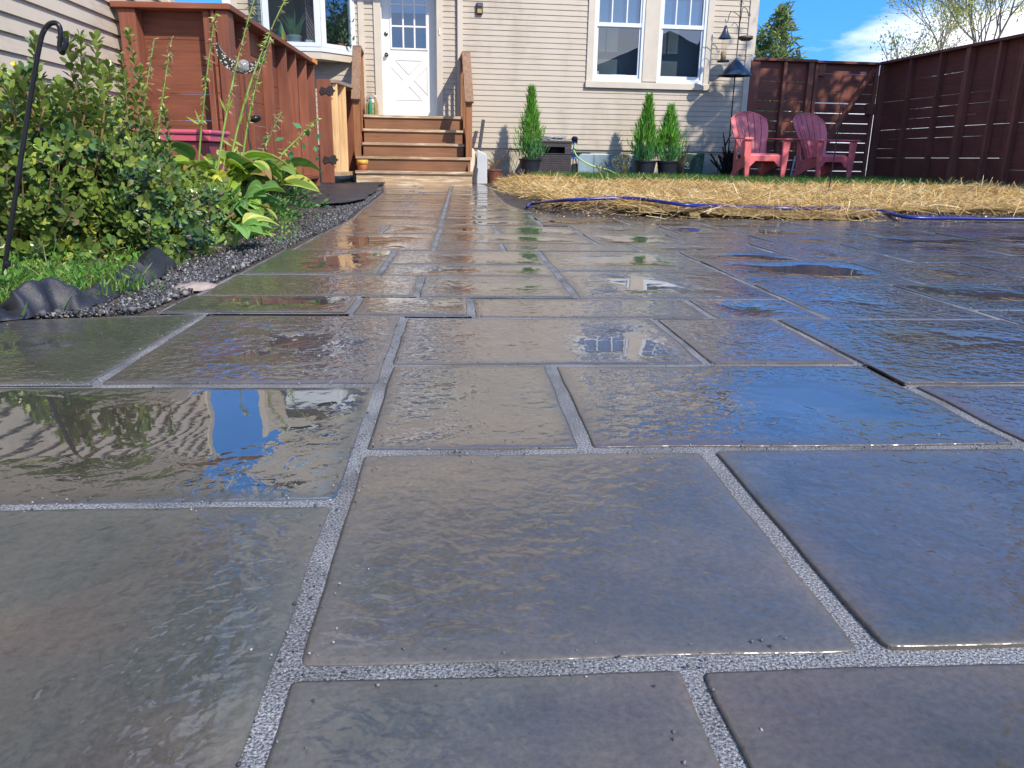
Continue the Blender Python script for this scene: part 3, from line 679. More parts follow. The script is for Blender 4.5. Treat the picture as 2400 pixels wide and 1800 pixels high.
MB().box(c0, c1, .42, .45, 1.40, 3.3).box(c0-.1, c1+.1, .2, 1.4, 1.35, 1.39).box(c0-.02, c0, .15, 1.4, 1.39, 3.3).box(c1, c1+.02, .15, 1.4, 1.39, 3.3).box(c0, c1, .15, 1.4, 3.3, 3.34).build('room', 'int', win)
# small things on the inner sill
a, z = Ws(1402, 170, -.25), zb_+.14
pz_ = zb_+.13
tag(MB().lathe([(.05, 0), (.055, .11), (.05, .115)], (Wp(Ws(1401, 170), -.17, pz_).x, Wp(Ws(1401, 170), -.17, pz_).y, pz_), 16).build('cup', 'white'), 'small white cup standing inside the left house window on its sill', 'cup')
q = Wp(Ws(1450, 170), -.2, pz_)
tag(MB().box(-.15, .15, -.06, .06, 0, .05, Matrix.Translation(q) @ Matrix.Rotation(WA, 4, 'Z')).box(-.08, .16, -.05, .05, .05, .075, Matrix.Translation(q) @ Matrix.Rotation(WA+.1, 4, 'Z')).build('box', 'white', bevel=.004), 'low white box lying inside the left house window on its sill', 'box')
# ---- bay window
bay = MB(); bo = .45
bz0, bz1 = W(753, 138, bo)[1], 3.5
s1, s0 = W(753, 100, bo)[0], W(617, 60, bo)[0]; sR = W(833, 120, 0)[0]; sL = s0-.03
out_ = [(sL, 0), (s0, -bo), (s1, -bo), (sR, 0)]
def bayring(mb, z0, z1, grow=0.0):
    c = ((s0+s1)/2, -.1); pts = [(c[0]+(x-c[0])*(1+grow), (y*(1+grow) if y < 0 else 0)) for x, y in out_]; n = 4
    mb.add([(x, y, z0) for x, y in pts]+[(x, y, z1) for x, y in pts], [(3, 2, 1, 0), (4, 5, 6, 7)]+[(i, i+1, i+5, i+4) for i in range(3)])
bayp = MB(); bayring(bayp, bz0, bz0+.10, .0); bayw = bayp.build('bay_window', 'casing', house)
f_ = MB(); bayring(f_, bz0+.101, bz0+.16, .03); f_.build('bay_sill', 'vinyl', bayw)
ft = MB(); bayring(ft, 3.35, 3.5, .04); ft.build('bay_head', 'vinyl', bayw)
zA, zB = bz0+.161, 3.35
for k, ((x0, y0), (x1, y1)) in enumerate(zip(out_, out_[1:])):
    d = Vector((x1-x0, y1-y0, 0)); L = d.length; ang = atan2(d.y, d.x); mt = Matrix.Translation((x0, y0, 0)) @ Matrix.Rotation(ang, 4, 'Z')
    p = MB(); w0 = .085
    p.box(.0, w0, -.02, .05, zA, zB, mt); p.box(L-w0, L, -.02, .05, zA, zB, mt); p.box(w0, L-w0, -.019, .05, zA, zA+.06, mt); p.box(w0, L-w0, -.019, .05, zB-.06, zB, mt)
    fr = p.build('window_frame', 'vinyl', bayw, .004)
    MB().box(w0, L-w0, .0, .004, zA+.06, zB-.06, mt).build('pane', M['glassd'], fr)
MB().box(sL+.02, sR-.02, -.02, -.017, zA, zB).build('painted_dark_panel', 'dark', bayw)  # near-black sheet before the siding paints the bay's dark inside
MB().prism([(sL, 3.5), (sR, 3.5), (s1, 3.75), (s0, 3.75)], -.5, 0).build('bay_roof', 'roof', bayw)
MB().box(Ws(841, 100), Ws(855, 100), -.035, .0, .54, 3.4).build('bay_trim', 'casing', house, .003)
MB().box(Ws(545, 20)-.14, Ws(545, 20)-.02, -.03, 0, 1.5, 3.4).build('wall_trim', 'white', house, .003)
# plants and a little flag inside the bay
def bay_at(px, py, o=.33): s, z = W(px, py, o); return Wp(s, o, z)
pzt = bz0+.163
q = bay_at(690, 100); q.z = pzt
pl = thing('house_plant', 'snake plant in a grey and white pot inside the bay window', 'potted plant', q, 0)
MB().lathe([(.085, 0), (.10, .03), (.105, .14), (.11, .15), (.10, .16)], seg=24).build('pot', plain('striped_glazed_pot', (.42, .42, .40), .4, .3, 9, stretch=(.2, .2, 3)), pl, smooth=True)
lp = [(rng.uniform(-.05, .05), rng.uniform(-.03, .03), .14) for _ in range(15)]
dy = [(rng.normal(0, .45), rng.normal(0, .2), 1) for _ in range(15)]
scatter('leaves', *BLADE, lp, dy, [(0, -1, .1)]*15, [(.045, rng.uniform(.18, .42), .1) for _ in range(15)], jit((.16, .26, .12), 15), 'soft', pl)
q = bay_at(664, 78, .38); 
fl = thing('rainbow_flag', 'small rainbow flag on a stick behind the bay window glass', 'flag', (q.x, q.y, pzt))
def flagmat():
    m, t, b = newmat('rainbow_stripes'); c = t.nodes.new('ShaderNodeTexCoord'); s = t.nodes.new('ShaderNodeSeparateXYZ'); t.links.new(c.outputs['Generated'], s.inputs[0])
    r = t.nodes.new('ShaderNodeValToRGB'); r.color_ramp.interpolation = 'CONSTANT'; e = r.color_ramp.elements
    cols = [(.25, .05, .45), (.05, .15, .7), (.05, .45, .1), (.9, .75, .05), (.9, .35, .04), (.75, .04, .04)]
    e[0].color = (*cols[0], 1); e[1].position = 1/6; e[1].color = (*cols[1], 1)
    for i in range(2, 6): x = e.new(i/6); x.color = (*cols[i], 1)
    t.links.new(s.outputs['X'], r.inputs[0]); t.links.new(r.outputs[0], b.inputs['Base Color']); return m
st = Vector((.10, 0, .30)); MB().tube([(0.09, 0, -.02), (-.03, 0, .33)], .004, 6).build('stick', 'cream', fl)
MB().add([(-.03, 0, .32), (.05, -.005, .10), (.0, -.02, .06), (-.10, .01, .14), (-.06, .012, .25)], [(0, 1, 2, 3, 4)]).build('cloth', flagmat(), fl)
q = bay_at(648, 84, .36); n_ = 26
hp1 = thing('house_plant', 'bushy green house plant at the left end of the bay window', 'potted plant', (q.x, q.y, pzt)); MB().lathe([(.04, 0), (.05, .06), (0, .055)], seg=14).build('pot', 'terra', hp1)
(scatter('leaves', *OVAL, [(rng.normal(0, .05), rng.normal(0, .03), .04+rng.uniform(.0, .2)) for _ in range(n_)], rdir(n_)+[0, 0, .6], rdir(n_), rng.uniform(.05, .09, n_), jit((.07, .16, .04), n_), 'soft', hp1))
q = bay_at(795, 95, .16); n_ = 90
hp2 = thing('house_plant', 'leafy plant behind the right hand pane of the bay window', 'potted plant', (q.x, q.y, pzt)); MB().lathe([(.05, 0), (.065, .09), (0, .085)], seg=14).build('pot', 'terra', hp2)
(scatter('leaves', *OVAL, [(rng.normal(0, .10), rng.normal(0, .04), .06+abs(rng.normal(0, .18))) for _ in range(n_)], rdir(n_)+[0, 0, .6], rdir(n_), rng.uniform(.05, .10, n_), jit((.10, .15, .07), n_), 'soft', hp2))
q = bay_at(727, 108, .36)
tag(MB().box(-.09, .09, -.04, .04, 0, .05, Matrix.Translation((q.x, q.y, pzt)) @ Matrix.Rotation(WA, 4, 'Z')).box(-.07, .06, -.035, .035, .05, .10, Matrix.Translation((q.x, q.y, pzt)) @ Matrix.Rotation(WA+.2, 4, 'Z')).build('books', 'gpan', bevel=.004), 'small grey stack beside the striped pot in the bay window', 'box')
# outdoor light sensor box
lx, lz = W(1123.5, 21)
lb = MB().box(lx-.05, lx+.05, -.06, -.014, lz-.08, lz+.08).build('wall_lamp', 'blackp', house, .006)
MB().box(lx-.035, lx+.035, -.066, -.0601, lz-.065, lz-.008).build('amber_lens', plain('amber_lens', (.45, .30, .08), .2, .2, 60), lb, .002)
MB().box(lx-.035, lx+.035, -.068, -.0601, lz+.03, lz+.068).build('solar_panel', plain('solar_panel', (.10, .12, .14), .15, .1), lb, .002)

# ------------------------------------------------------------------ stairs
st_ = thing('door_stairs', 'brown wooden steps with railings leading up to the white door', 'stairs', WO, WA)
offs = [1.78, 1.52, 1.26, 1.00, .74]; tz = [.19, .385, .575, .77, .975]
ext = [(-.80, .835), (-.805, .83), (-.72, .745), (-.72, .745), (-.72, .745)]
for k in range(5):
    o0, z1 = offs[k], tz[k]; x0, x1 = ext[k]
    back = offs[k+1]-.02 if k < 4 else .03
    MB().box(x0, x1, -o0, -back, z1-.038, z1).build('tread', 'tread', st_, .006)
    zb0 = (tz[k-1] if k else -.02)
    MB().box(x0+.012, x1-.012, -o0+.03, -o0+.055, zb0+.001, z1-.0385).build('riser', 'step' if k else 'tread', st_, .002)
MB().prism([(1.72, -.02), (1.70, .15), (1.44, .34), (1.18, .53), (.92, .73), (.66, .93), (.03, .93), (.03, -.02)], 0, .03, Matrix(((0, 1, 0, -.775), (-1, 0, 0, 0), (0, 0, 1, 0), (0, 0, 0, 1)))).build('stringer', 'post', st_, .002)
MB().prism([(1.72, -.02), (1.70, .15), (1.44, .34), (1.18, .53), (.92, .73), (.66, .93), (.03, .93), (.03, -.02)], 0, .03, Matrix(((0, 1, 0, .775), (-1, 0, 0, 0), (0, 0, 1, 0), (0, 0, 0, 1)))).build('stringer', 'post', st_, .002)
for sg, s in ((-1, -.775), (1, .80)):
    rl = MB()
    tops = (1.88, 1.845)[sg > 0]
    MB().beam((s, -.80, tops+.0), (s, -1.50, 1.13), .125, .04).build('handrail', 'rail', st_, .006)
    MB().box(s-.06, s+.06, -.80, -.05, tops-.005, tops+.035).build('handrail', 'rail', st_, .006)
    MB().box(s-.045, s+.045, -1.44, -1.35, .385, 1.175).build('rail_post', 'post', st_, .004)
    MB().box(s-.045, s+.045, -.80, -.71, .36, tops-.006).build('rail_post', 'post', st_, .004)
    MB().box(s-.045, s+.045, -.15, -.06, .96, tops-.006).build('rail_post', 'post', st_, .004)
    MB().beam((s, -.74, tops-.12), (s, -1.38, 1.02+.02), .03, .08).box(s-.015, s+.015, -.71, -.15, tops-.13, tops-.04).build('under_rail', 'post', st_, .003)
    for o in ((.6, .45, .3) if sg > 0 else (.62, .4)):
        MB().box(s-.018, s+.018, -o-.018, -o+.018, .96, tops-.13).build('baluster', 'post', st_, .002)
# things on the steps
q = Wp(Ws(850, 395, 1.66), 1.66, .19)
cp = thing('painted_pot', 'small orange pot with a yellow streak on the lowest step', 'pot', q)
MB().lathe([(.062, 0), (.072, .10), (.078, .145), (.07, .145), (.062, .02)], seg=24, cap=True).build('pot', plain('orange_pot_paint', (.62, .22, .10), .5, .12, 9), cp, smooth=True)
MB().lathe([(.0745, 0), (.0795, .06), (.073, .06)], (0.002, -.002, .082), 24).build('rim_band', plain('yellow_band', (.75, .42, .06), .5, .2, 12), cp, smooth=True)
for k, (px, mat, cap, lab) in enumerate(((862, 'amber', 'blueb', 'amber bottle leftmost in the clear bag by the white door'), (868.5, 'greenb', 'blueb', 'green labelled bottle with a blue cap in the bag by the white door'), (881, 'amber', 'cream', 'tall amber bottle nearest the white door inside the bag'))):
    o_ = .30; s, _ = W(px, 262, o_); q = Wp(s, o_+(.04 if k == 1 else 0), .976); hh = (.24, .27, .30)[k]
    bt = thing('bottle', lab, 'bottle', q, group='bottles beside the white door')
    MB().lathe([(.030, 0), (.032, .01), (.032, hh*.6), (.012, hh*.8), (.012, hh*.9)], seg=16).build('body', mat, bt, smooth=True)
    MB().lathe([(.015, 0), (.015, .03)], (0, 0, hh*.9), 14).build('cap', cap, bt, smooth=True)
q = Wp(Ws(870, 262, .30), .30, .976)
bagm = MB(); pr = [(.10, 0), (.115, .04), (.11, .18), (.085, .25), (.04, .30), (.012, .33)]
bagm.lathe(pr, seg=18, cap=False)
bagm.v = [(x*(1.05+.12*sin(7*z*20+x*30)), y*.75, z) for x, y, z in bagm.v]
tag(bagm.build('plastic_bag', M['clear'], loc=q, smooth=True), 'clear plastic bag knotted at the top holding bottles on the landing', 'bag')

# ------------------------------------------------------------------ back fence, gate and right fence
def fence_boards(mb, P0, D, NB, L, ztop, zbot, t=.02, bh=.148, gap=.006, wide=()):
    z = ztop; k = 0
    while z-bh > zbot:
        g_ = wide[k] if k < len(wide) else gap*random.uniform(.4, 1.3)
        mt = Matrix((( D.x, NB.x, 0, P0.x), (D.y, NB.y, 0, P0.y), (0, 0, 1, 0), (0, 0, 0, 1)))
        j1, j2 = random.uniform(-.002, .002), random.uniform(-.002, .002)
        pts = [(0, z-bh+j1), (L*.5, z-bh+j1+random.uniform(-.003, .003)), (L, z-bh+j2), (L, z), (L*.5, z+random.uniform(-.001, .001)), (0, z)]
        mb.prism(pts, 0, t, mt); z -= bh+g_; k += 1
    return mb
FZ = 2.02
gap_ = [.002, .006, .004, .008, .014, .012, .012, .008, .005, .005, .004, .009, .012]
fence_o = .02
def fs(px, py=200): return W(px, py, 0)[0]
bf = thing('board_fence', 'dark red board fence panel between the house corner and the gate', 'fence', WO, WA)
a0, a1 = 5.56, fs(1912, 140)
MB_ = MB(); fence_boards(MB_, Vector((a0, .055, 0)), Vector((1, 0, 0)), Vector((0, 1, 0)), a1-a0, FZ-.04, -.08, wide=gap_); MB_.build('boards', 'fencex', bf)
for (p0, p1) in ((1759, 1782), (1838, 1846), (1897, 1909)):
    s0_, s1_ = fs(p0, 140), fs(p1, 140); MB().box(s0_, s1_, -.03, .054, .08, FZ-.041).build('post', 'fence', bf, .004)
MB().box(a0-.02, a1+.01, -.055, .09, FZ-.04, FZ).build('cap_rail', 'fencex', bf, .004)
gt = thing('fence_gate', 'dark red board gate with a diagonal brace and black latch in the back fence', 'gate', WO, WA)
g0, g1 = fs(1915, 140), fs(2064, 145)
MB_ = MB(); fence_boards(MB_, Vector((g0, .055, 0)), Vector((1, 0, 0)), Vector((0, 1, 0)), g1-g0, FZ-.05, -.05, wide=[.003, .005, .006, .012, .011, .01, .008, .009, .007, .006, .012, .01, .01]); MB_.build('boards', 'fencex', gt)
MB().box(g0, g0+.055, -.0, .054, .14, FZ-.051).build('stile', 'fence', gt, .003)
MB().box(g1-.055, g1, -.0, .054, .14, FZ-.051).build('stile', 'fence', gt, .003)
MB().box(g0-.01, g1+.01, -.05, .09, FZ-.05, FZ-.012).build('cap_rail', 'fencex', gt, .003)
pa, pb2 = W(2052, 160), W(1917, 368)
MB().beam((pa[0], .03, pa[1]), (pb2[0], .03, pb2[1]), .045, .09, up=(0, 0, 1)).build('diagonal_brace', 'fence', gt, .003)
MB().box(g0+.056, g0+.17, -.005, .054, FZ-.24, FZ-.052).build('corner_block', 'fence', gt, .003)
x_, z_ = W(2042, 257); MB().box(x_-.08, x_+.08, -.01, .054, z_-.08, z_+.09).build('latch_block', 'fence', gt, .003)
x_, z_ = W(2060, 255); MB().box(x_-.07, x_+.12, -.05, -.005, z_-.045, z_+.03).tube([(x_-.01, -.06, z_+.28), (x_, -.05, z_+.02)], .012, 8).build('latch', 'black', gt, .004)
# right fence: posts face us, boards behind
P0 = Wp(fs(2071, 145), .03, 0); DR = (-WN).normalized(); NR = Vector((DR.y*-1, DR.x, 0)); NR = NR if NR.x > 0 else -NR
rfn = thing('board_fence', 'long dark red board fence running along the right side of the yard', 'fence', (0, 0, 0))
LR = 9.0
for side in range(3):
    MB_ = MB(); 
    fence_boards(MB_, P0+DR*(3*side)+NR*.06, DR, NR, 2.995, FZ-.04+.0*side, .02, gap=.0017); MB_.build('boards', wood('dark_red_fence_boards_right', (.11, .034, .024), (.20, .064, .042), 'Y', .6) if side == 0 else bpy.data.materials['dark_red_fence_boards_right'], rfn)
tp = [0.0]+[solve_t(P0, DR, px, 1.9, 0, 6) for px in (2137, 2208, 2275, 2348)]
while tp[-1] < LR-.7: tp.append(tp[-1]+.46)
for k, t in enumerate(tp):
    big = k in (0, 3, 6, 10); w2 = .047 if big else .021
    mt = Matrix(((DR.x, NR.x, 0, P0.x), (DR.y, NR.y, 0, P0.y), (0, 0, 1, 0), (0, 0, 0, 1)))
    MB().box(t-w2, t+w2, -.04 if big else -.028, .0595, -.03, FZ-.041, mt).build('post', 'fence', rfn, .004)
mt = Matrix(((DR.x, NR.x, 0, P0.x), (DR.y, NR.y, 0, P0.y), (0, 0, 1, 0), (0, 0, 0, 1)))
MB().box(-.05, LR, -.055, .10, FZ-.04, FZ, mt).build('cap_rail', bpy.data.materials['dark_red_fence_boards_right'], rfn, .004)
MB().box(-.0, LR, -.02, .059, .0, .09, mt).build('kick_rail', bpy.data.materials['dark_red_fence_boards_right'], rfn, .004)

tag(MB().box(-3, 60, 17.5, 45, -.05, .16).build('added_pale_ground', plain('pale_ground_sheet', (.55, .54, .52), .8, .06, 1)), kind='structure')  # added pale sheet, so the fence gaps show bright ground

ob = thing('added_white_backdrop', 'low white block added behind the fence to brighten its gaps', 'building', (14, 29, 0))  # added sunlit block that turns the fence gaps white
MB().box(-10.5, 13, 0, 5, 0, 2.6).build('wall', 'white', ob); MB().prism([(-10.8, 2.6), (13.3, 2.6), (12, 3.3), (-9.5, 3.3)], -.2, 5.2).build('roof', 'roof', ob)
# ------------------------------------------------------------------ neighbouring building on the left
LA = radians(5.2); LP = Vector((-2.79, 4.4, 0)); LD = Vector((-sin(LA), cos(LA), 0)); LN = Vector((cos(LA), sin(LA), 0))
lb = thing('garage_building', 'beige sided building wall close on the left behind the shrubs', 'building', LP, LA)
# local: +y away, +x towards the yard
LM = Matrix(((0, -1, 0, 0), (1, 0, 0, 0), (0, 0, 1, 0), (0, 0, 0, 1)))   # courses: s -> +y, outwards -y -> +x
mb = MB(); courses(mb, -4.9, 3.12, .1, 3.9, exp=.1016, ph=.195, lip=.02, mt=LM); mb.build('siding', 'siding2', lb)
MB().box(-.2, -.004, -4.9, 3.1, -.1, 3.95).box(-5, -.2, 3.0, 3.1, -.1, 3.95).build('wall', 'siding2', lb)
MB().box(-.1, .028, 3.12, 3.24, .05, 3.9).build('corner_board', 'casing', lb, .004)
MB().prism([(.35, 3.88), (.35, 4.02), (-3.2, 6.1), (-6.6, 4.02), (-6.6, 3.88)], -5.2, 3.45).build('roof', 'roof', lb)
MB().box(.36, .40, -5.2, 3.45, 3.86, 4.03).build('fascia', 'casing', lb, .003)

# ------------------------------------------------------------------ brown stained screen on the left
C0 = Vector((-2.11, 6.2, 0)); C1 = Vector((-2.345, 9.72, 0)); SD = (C1-C0).normalized(); SN = Vector((SD.y, -SD.x, 0)); SLn = (C1-C0).length
ZS = 1.425
scn = thing('wooden_screen', 'red brown stained wooden screen with studs and a flat cap, left of the steps', 'screen', (0, 0, 0))
def SM(P, D, Nn): return Matrix(((D.x, Nn.x, 0, P.x), (D.y, Nn.y, 0, P.y), (0, 0, 1, 0), (0, 0, 0, 1)))
m1_ = SM(C0, SD, SN)                        # local x along, y outwards (to the yard)
mb = MB(); z = ZS-.04
while z > .2: mb.box(.0, SLn-.03, -.115, -.095, z-.186, z, m1_); z -= .19
mb.build('boards', 'redy', scn, .002)
ts = sorted(set([.06, .15]+[solve_t(C0, SD, px, 1.3, 0, SLn) for px in (583, 636, 671, 694, 718)]))
for t in ts: MB().box(t-.02, t+.02, -.094, -.002, .16, ZS-.041, m1_).build('stud', 'red', scn, .003)
MB().box(SLn-.06, SLn+.0, -.094, -.001, .0, ZS-.041, m1_).build('end_post', 'red', scn, .004)
MB().box(-.02, SLn+.03, -.15, .03, ZS-.04, ZS, m1_).build('cap_rail', 'redy', scn, .004)
MB().box(.18, SLn-.062, -.0935, .0, .12, .158, m1_).build('bottom_rail', 'redy', scn, .004)
FD = Vector((-1, -.035, 0)).normalized(); FN = Vector((-.035*-1, -1, 0)).normalized(); FN = Vector((FD.y, -FD.x, 0)); FN = FN if FN.y < 0 else -FN
m2_ = SM(C0, FD, FN)
FL = .80
mb = MB(); z = ZS-.04
while z > .0: mb.box(.09, FL, -.15, -.13, z-.1885, z-.0005, m2_); z -= .19
mb.build('boards', 'redx', scn, .002)
for a, b in ((.0, .085), (.089, .135), (.139, .185), (FL-.14, FL-.02)):
    MB().box(a, b, -.129, .0 if b < .1 or a > .5 else -.02, .0, ZS-.041, m2_).build('post', 'red', scn, .004)
MB().box(-.025, FL+.02, -.16, .03, ZS-.039, ZS+.001, m2_).build('cap_rail', 'redx', scn, .004)
# orange tape on the far end of the cap
mt = m1_ @ Matrix.Translation((SLn-.10, -.06, ZS+.0005))
tag(MB().box(-.17, .12, -.09, .0865, 0, .012, mt).box(-.17, .12, .0875, .094, -.035, .012, mt).build('orange_cover', 'orange', bevel=.003), 'bright orange cover on the far end of the brown screen cap', 'cover')
# half-height gate with raw studs next to the steps
gq = atG(790, 431); G0 = Vector((-2.44, 10.75, 0)); GD = Vector((.06, 1, 0)).normalized(); GN = Vector((GD.y, -GD.x, 0))
hg = thing('low_gate', 'low brown gate leaf with two unpainted studs and iron hinges beside the steps', 'gate', (0, 0, 0))
m3 = SM(G0, GD, GN); GL = 1.35; GZ = 1.325
MB().box(0, .04, -.14, .035, .03, GZ, m3).build('hinge_stile', 'red', hg, .003)
mb = MB(); z = GZ-.04
while z > .2: mb.box(.041, GL, -.14, -.12, z-.14, z, m3); z -= .145
mb.build('boards', 'redy', hg, .002)
for t in (.10, .50): MB().box(t-.02, t+.02, -.119, .10, .17, GZ-.041, m3).build('stud', 'raw', hg, .003)
MB().box(GL-.04, GL, -.119, .10, .17, GZ-.041, m3).build('stud', 'red', hg, .003)
MB().box(.041, GL, -.14, .11, GZ-.04, GZ+.0, m3).build('top_rail', wood('weathered_top_rail', (.25, .19, .15), (.36, .28, .22), 'Y', .7), hg, .003)
MB().box(.041, GL, -.119, .105, .12, .169, m3).build('bottom_rail', 'rawx', hg, .003)
for zz in (GZ-.14, .33):
    h = MB(); h.prism([(-.10, zz-.05), (-.03, zz-.03), (0.0, zz-.06), (.05, zz-.06), (.06, zz-.02), (.09, zz), (.06, zz+.02), (.05, zz+.06), (0, zz+.06), (-.03, zz+.03), (-.10, zz+.05), (-.12, zz)], -.006, 0, Matrix.Translation(G0+Vector((.02, -.004, 0))))
    h.build('hinge', 'rust', hg, .002)
# field stone by the gate foot
q = atG(812, 425); me = MB().lathe([(.0, 0), (.09, .01), (.12, .04), (.10, .08), (.04, .10), (0, .102)], seg=12)
me.v = [(x*(1+.25*mn.noise((x*12, y*12, z*12)))*1.2, y, z*(1+.3*mn.noise((x*9, y*9, 5)))) for x, y, z in me.v]
tag(me.build('rock', 'found', loc=(q.x, q.y, -.01), smooth=True), 'round pale rock on the ground under the low gate', 'rock')

# ------------------------------------------------------------------ things along the back wall
def onlawn(px, off, py=400):
    s, _ = W(px, py, off); P = Wp(s, off, 0); P.z = gz(P.x, P.y); return P
def conifer(P, h, r, lab, n=2600, seed=1):
    root = thing('potted_conifer', lab, 'potted conifer', P, random.uniform(0, 6), group='potted conifers along the back wall')
    MB().lathe([(.125, 0), (.165, .235), (.18, .236), (.182, .262), (.168, .262), (.16, .225), (0, .22)], seg=32, cap=False).build('pot', 'pot', root, smooth=False)
    MB().tube([(0, 0, .2), (0.01, 0, .5), (0, .01, h*.8)], [.012, .01, .004]).build('trunk', 'bark', root)
    R = np.random.default_rng(seed); t = R.uniform(0, 1, n)**.85; z = .24+t*(h-.30)
    prof = r*np.interp(t, [0, .08, .3, .45, .62, .8, 1], [.60, .92, 1, .82, .52, .27, .04])
    nb = 26; bphi = R.uniform(0, 2*pi, nb); bi = R.integers(0, nb, n); phi = bphi[bi]+R.normal(0, .25, n); brd = R.uniform(.55, 1.22, nb)[bi]*(1+.22*np.sin(z*23+bi*1.7))
    rr = prof*brd*R.uniform(.25, 1.05, n)**.5*(1+.12*np.sin(phi*5+z*9))
    pos = np.stack([np.cos(phi)*rr, np.sin(phi)*rr, z], 1)
    out_d = np.stack([np.cos(phi)*.30, np.sin(phi)*.30, np.ones(n)], 1)+R.normal(0, .16, (n, 3))
    c = np.array((.20, .42, .08))[None]*np.exp(R.normal(0, .25, (n, 1)))*np.exp(R.normal(0, .06, (n, 3)))
    dry = (R.uniform(size=n) < .10) & (rr < prof*.6); c[dry] = (.20, .15, .05)
    bl = (z < .24+.35*(h-.3)*R.uniform(.4, 1, n)); c[bl] = c[bl]*np.array((.75, .85, 1.7))
    scatter('foliage', [(-.5, 0, 0), (.5, 0, 0), (.4, .5, .1), (-.4, .5, .1), (0, 1, 0), (.0, .3, .35), (.0, .3, -.3)], [(0, 1, 2, 3), (3, 2, 4), (0, 5, 4), (0, 6, 4)], pos, out_d, R.normal(size=(n, 3)), np.stack([R.uniform(.007, .013, n), R.uniform(.05, .16, n), R.uniform(.015, .028, n)], 1), c, 'tree', root, False)
    return root
conifer(onlawn(1242, .62), 1.30, .185, 'narrow green conifer in a black pot standing alone beside the dark resin box', 2300, 3)
conifer(onlawn(1512, .62), 1.23, .19, 'taller of the two conifers in black pots under the double window', 2400, 4)
conifer(onlawn(1563, .60), 1.08, .20, 'shorter bushier conifer in the right of two touching black pots', 2300, 5)
def bushlet(P, rx, h, n, col, name, lab, cat, size=(.02, .04), tmpl=OVAL, mat='soft', jitc=.25, group=None, stems=10):
    root = thing(name, lab, cat, P, 0, group)
    th = rng.uniform(0, 2*pi, n); r_ = np.sqrt(rng.uniform(0, 1, n)); zz = rng.uniform(.05, 1, n)
    pr = np.sqrt(np.clip(1-(zz-.35)**2/.45, .05, 1))
    lump = 1+.25*np.sin(3*th+zz*5)+.12*np.sin(7*th)
    pos = np.stack([np.cos(th)*r_*rx*pr*lump, np.sin(th)*r_*rx*pr*lump, zz*h], 1)
    scatter('foliage', *tmpl, pos, pos*[1.2/rx, 1.2/rx, .6/h]+rdir(n)*.6+[0, 0, .4], rdir(n)*.7+[0, -.3, 1], rng.uniform(*size, n), jit(col, n, jitc), mat, root)
    s = MB()
    for k in range(stems):
        a = rng.uniform(0, 2*pi); e = (cos(a)*rx*.6, sin(a)*rx*.6, h*rng.uniform(.6, .95)); s.tube(bez([(0, 0, 0), (e[0]*.3, e[1]*.3, e[2]*.6), e], 5), [.005]*3+[.003]*3, 5)
    s.build('stems', 'stem', root); return root
q = onlawn(1462, .45); bushlet(q, .21, .34, 520, (.30, .27, .03), 'golden_shrub', 'yellow green shrub against the wall left of the paired black pots', 'shrub', (.018, .035))
q = onlawn(1408, .40); bushlet(q, .13, .20, 200, (.16, .20, .06), 'young_shrub', 'small sparse shrub in front of the cloudy blue grey window cover', 'shrub', (.016, .03))
q = onlawn(1600, .35); bushlet(q, .14, .62, 110, (.20, .15, .05), 'leafy_weed', 'loose reddish twiggy plant behind the right hand black pot', 'plant', (.02, .035))
# dark resin box with a coil on top
q = onlawn(1294, .42); bxr = thing('storage_box', 'dark brown woven resin box with a slot opening against the wall', 'storage box', q, WA+.03)
bw, bh, bd = .52, .50, .40
mb = MB(); mb.box(-bw/2, bw/2, -bd/2, -bd/2+.02, 0, .33); mb.box(-bw/2, bw/2, -bd/2, -bd/2+.02, bh-.06, bh); mb.box(-bw/2, -bw/2+.06, -bd/2, -bd/2+.02, .33, bh-.06); mb.box(bw/2-.11, bw/2, -bd/2, -bd/2+.02, .33, bh-.06)
mb.box(-bw/2, -bw/2+.02, -bd/2+.02, bd/2, 0, bh); mb.box(bw/2-.02, bw/2, -bd/2+.02, bd/2, 0, bh); mb.box(-bw/2+.02, bw/2-.02, bd/2-.02, bd/2, 0, bh); mb.box(-bw/2+.02, bw/2-.02, -bd/2+.02, bd/2-.02, 0, .03)
mb.build('body', 'wick', bxr, .006)
wv = MB()
for j in range(9):
    for i in range(16):
        x = -bw/2+.03+i*.029+(.0145 if j % 2 else 0); wv.box(x, x+.021, -bd/2-.006, -bd/2-.0005, .02+j*.034, .02+j*.034+.022)
wv.build('woven_front', 'wick', bxr, .002)
MB().box(-bw/2-.01, bw/2+.01, -bd/2-.012, bd/2+.01, bh+.001, bh+.04).build('lid', 'wick', bxr, .008)
MB().box(-bw/2-.006, bw/2+.006, -bd/2-.012, -bd/2-.0008, .335, .345).build('lip', 'wick', bxr, .002)
pts = []
for i in range(150):
    a = i*.42; r_ = .12+.05*sin(i*.11); pts.append((q.x+cos(a)*r_*1.3, q.y+sin(a)*r_*.8, q.z+bh+.05+.00035*i+.012*sin(i*.9)))
tag(MB().tube(pts, .008, 6).build('rope_coil', plain('grey_white_rope', (.42, .42, .42), .7, .4, 30)), 'grey white coil of rope heaped on the dark resin box', 'rope')
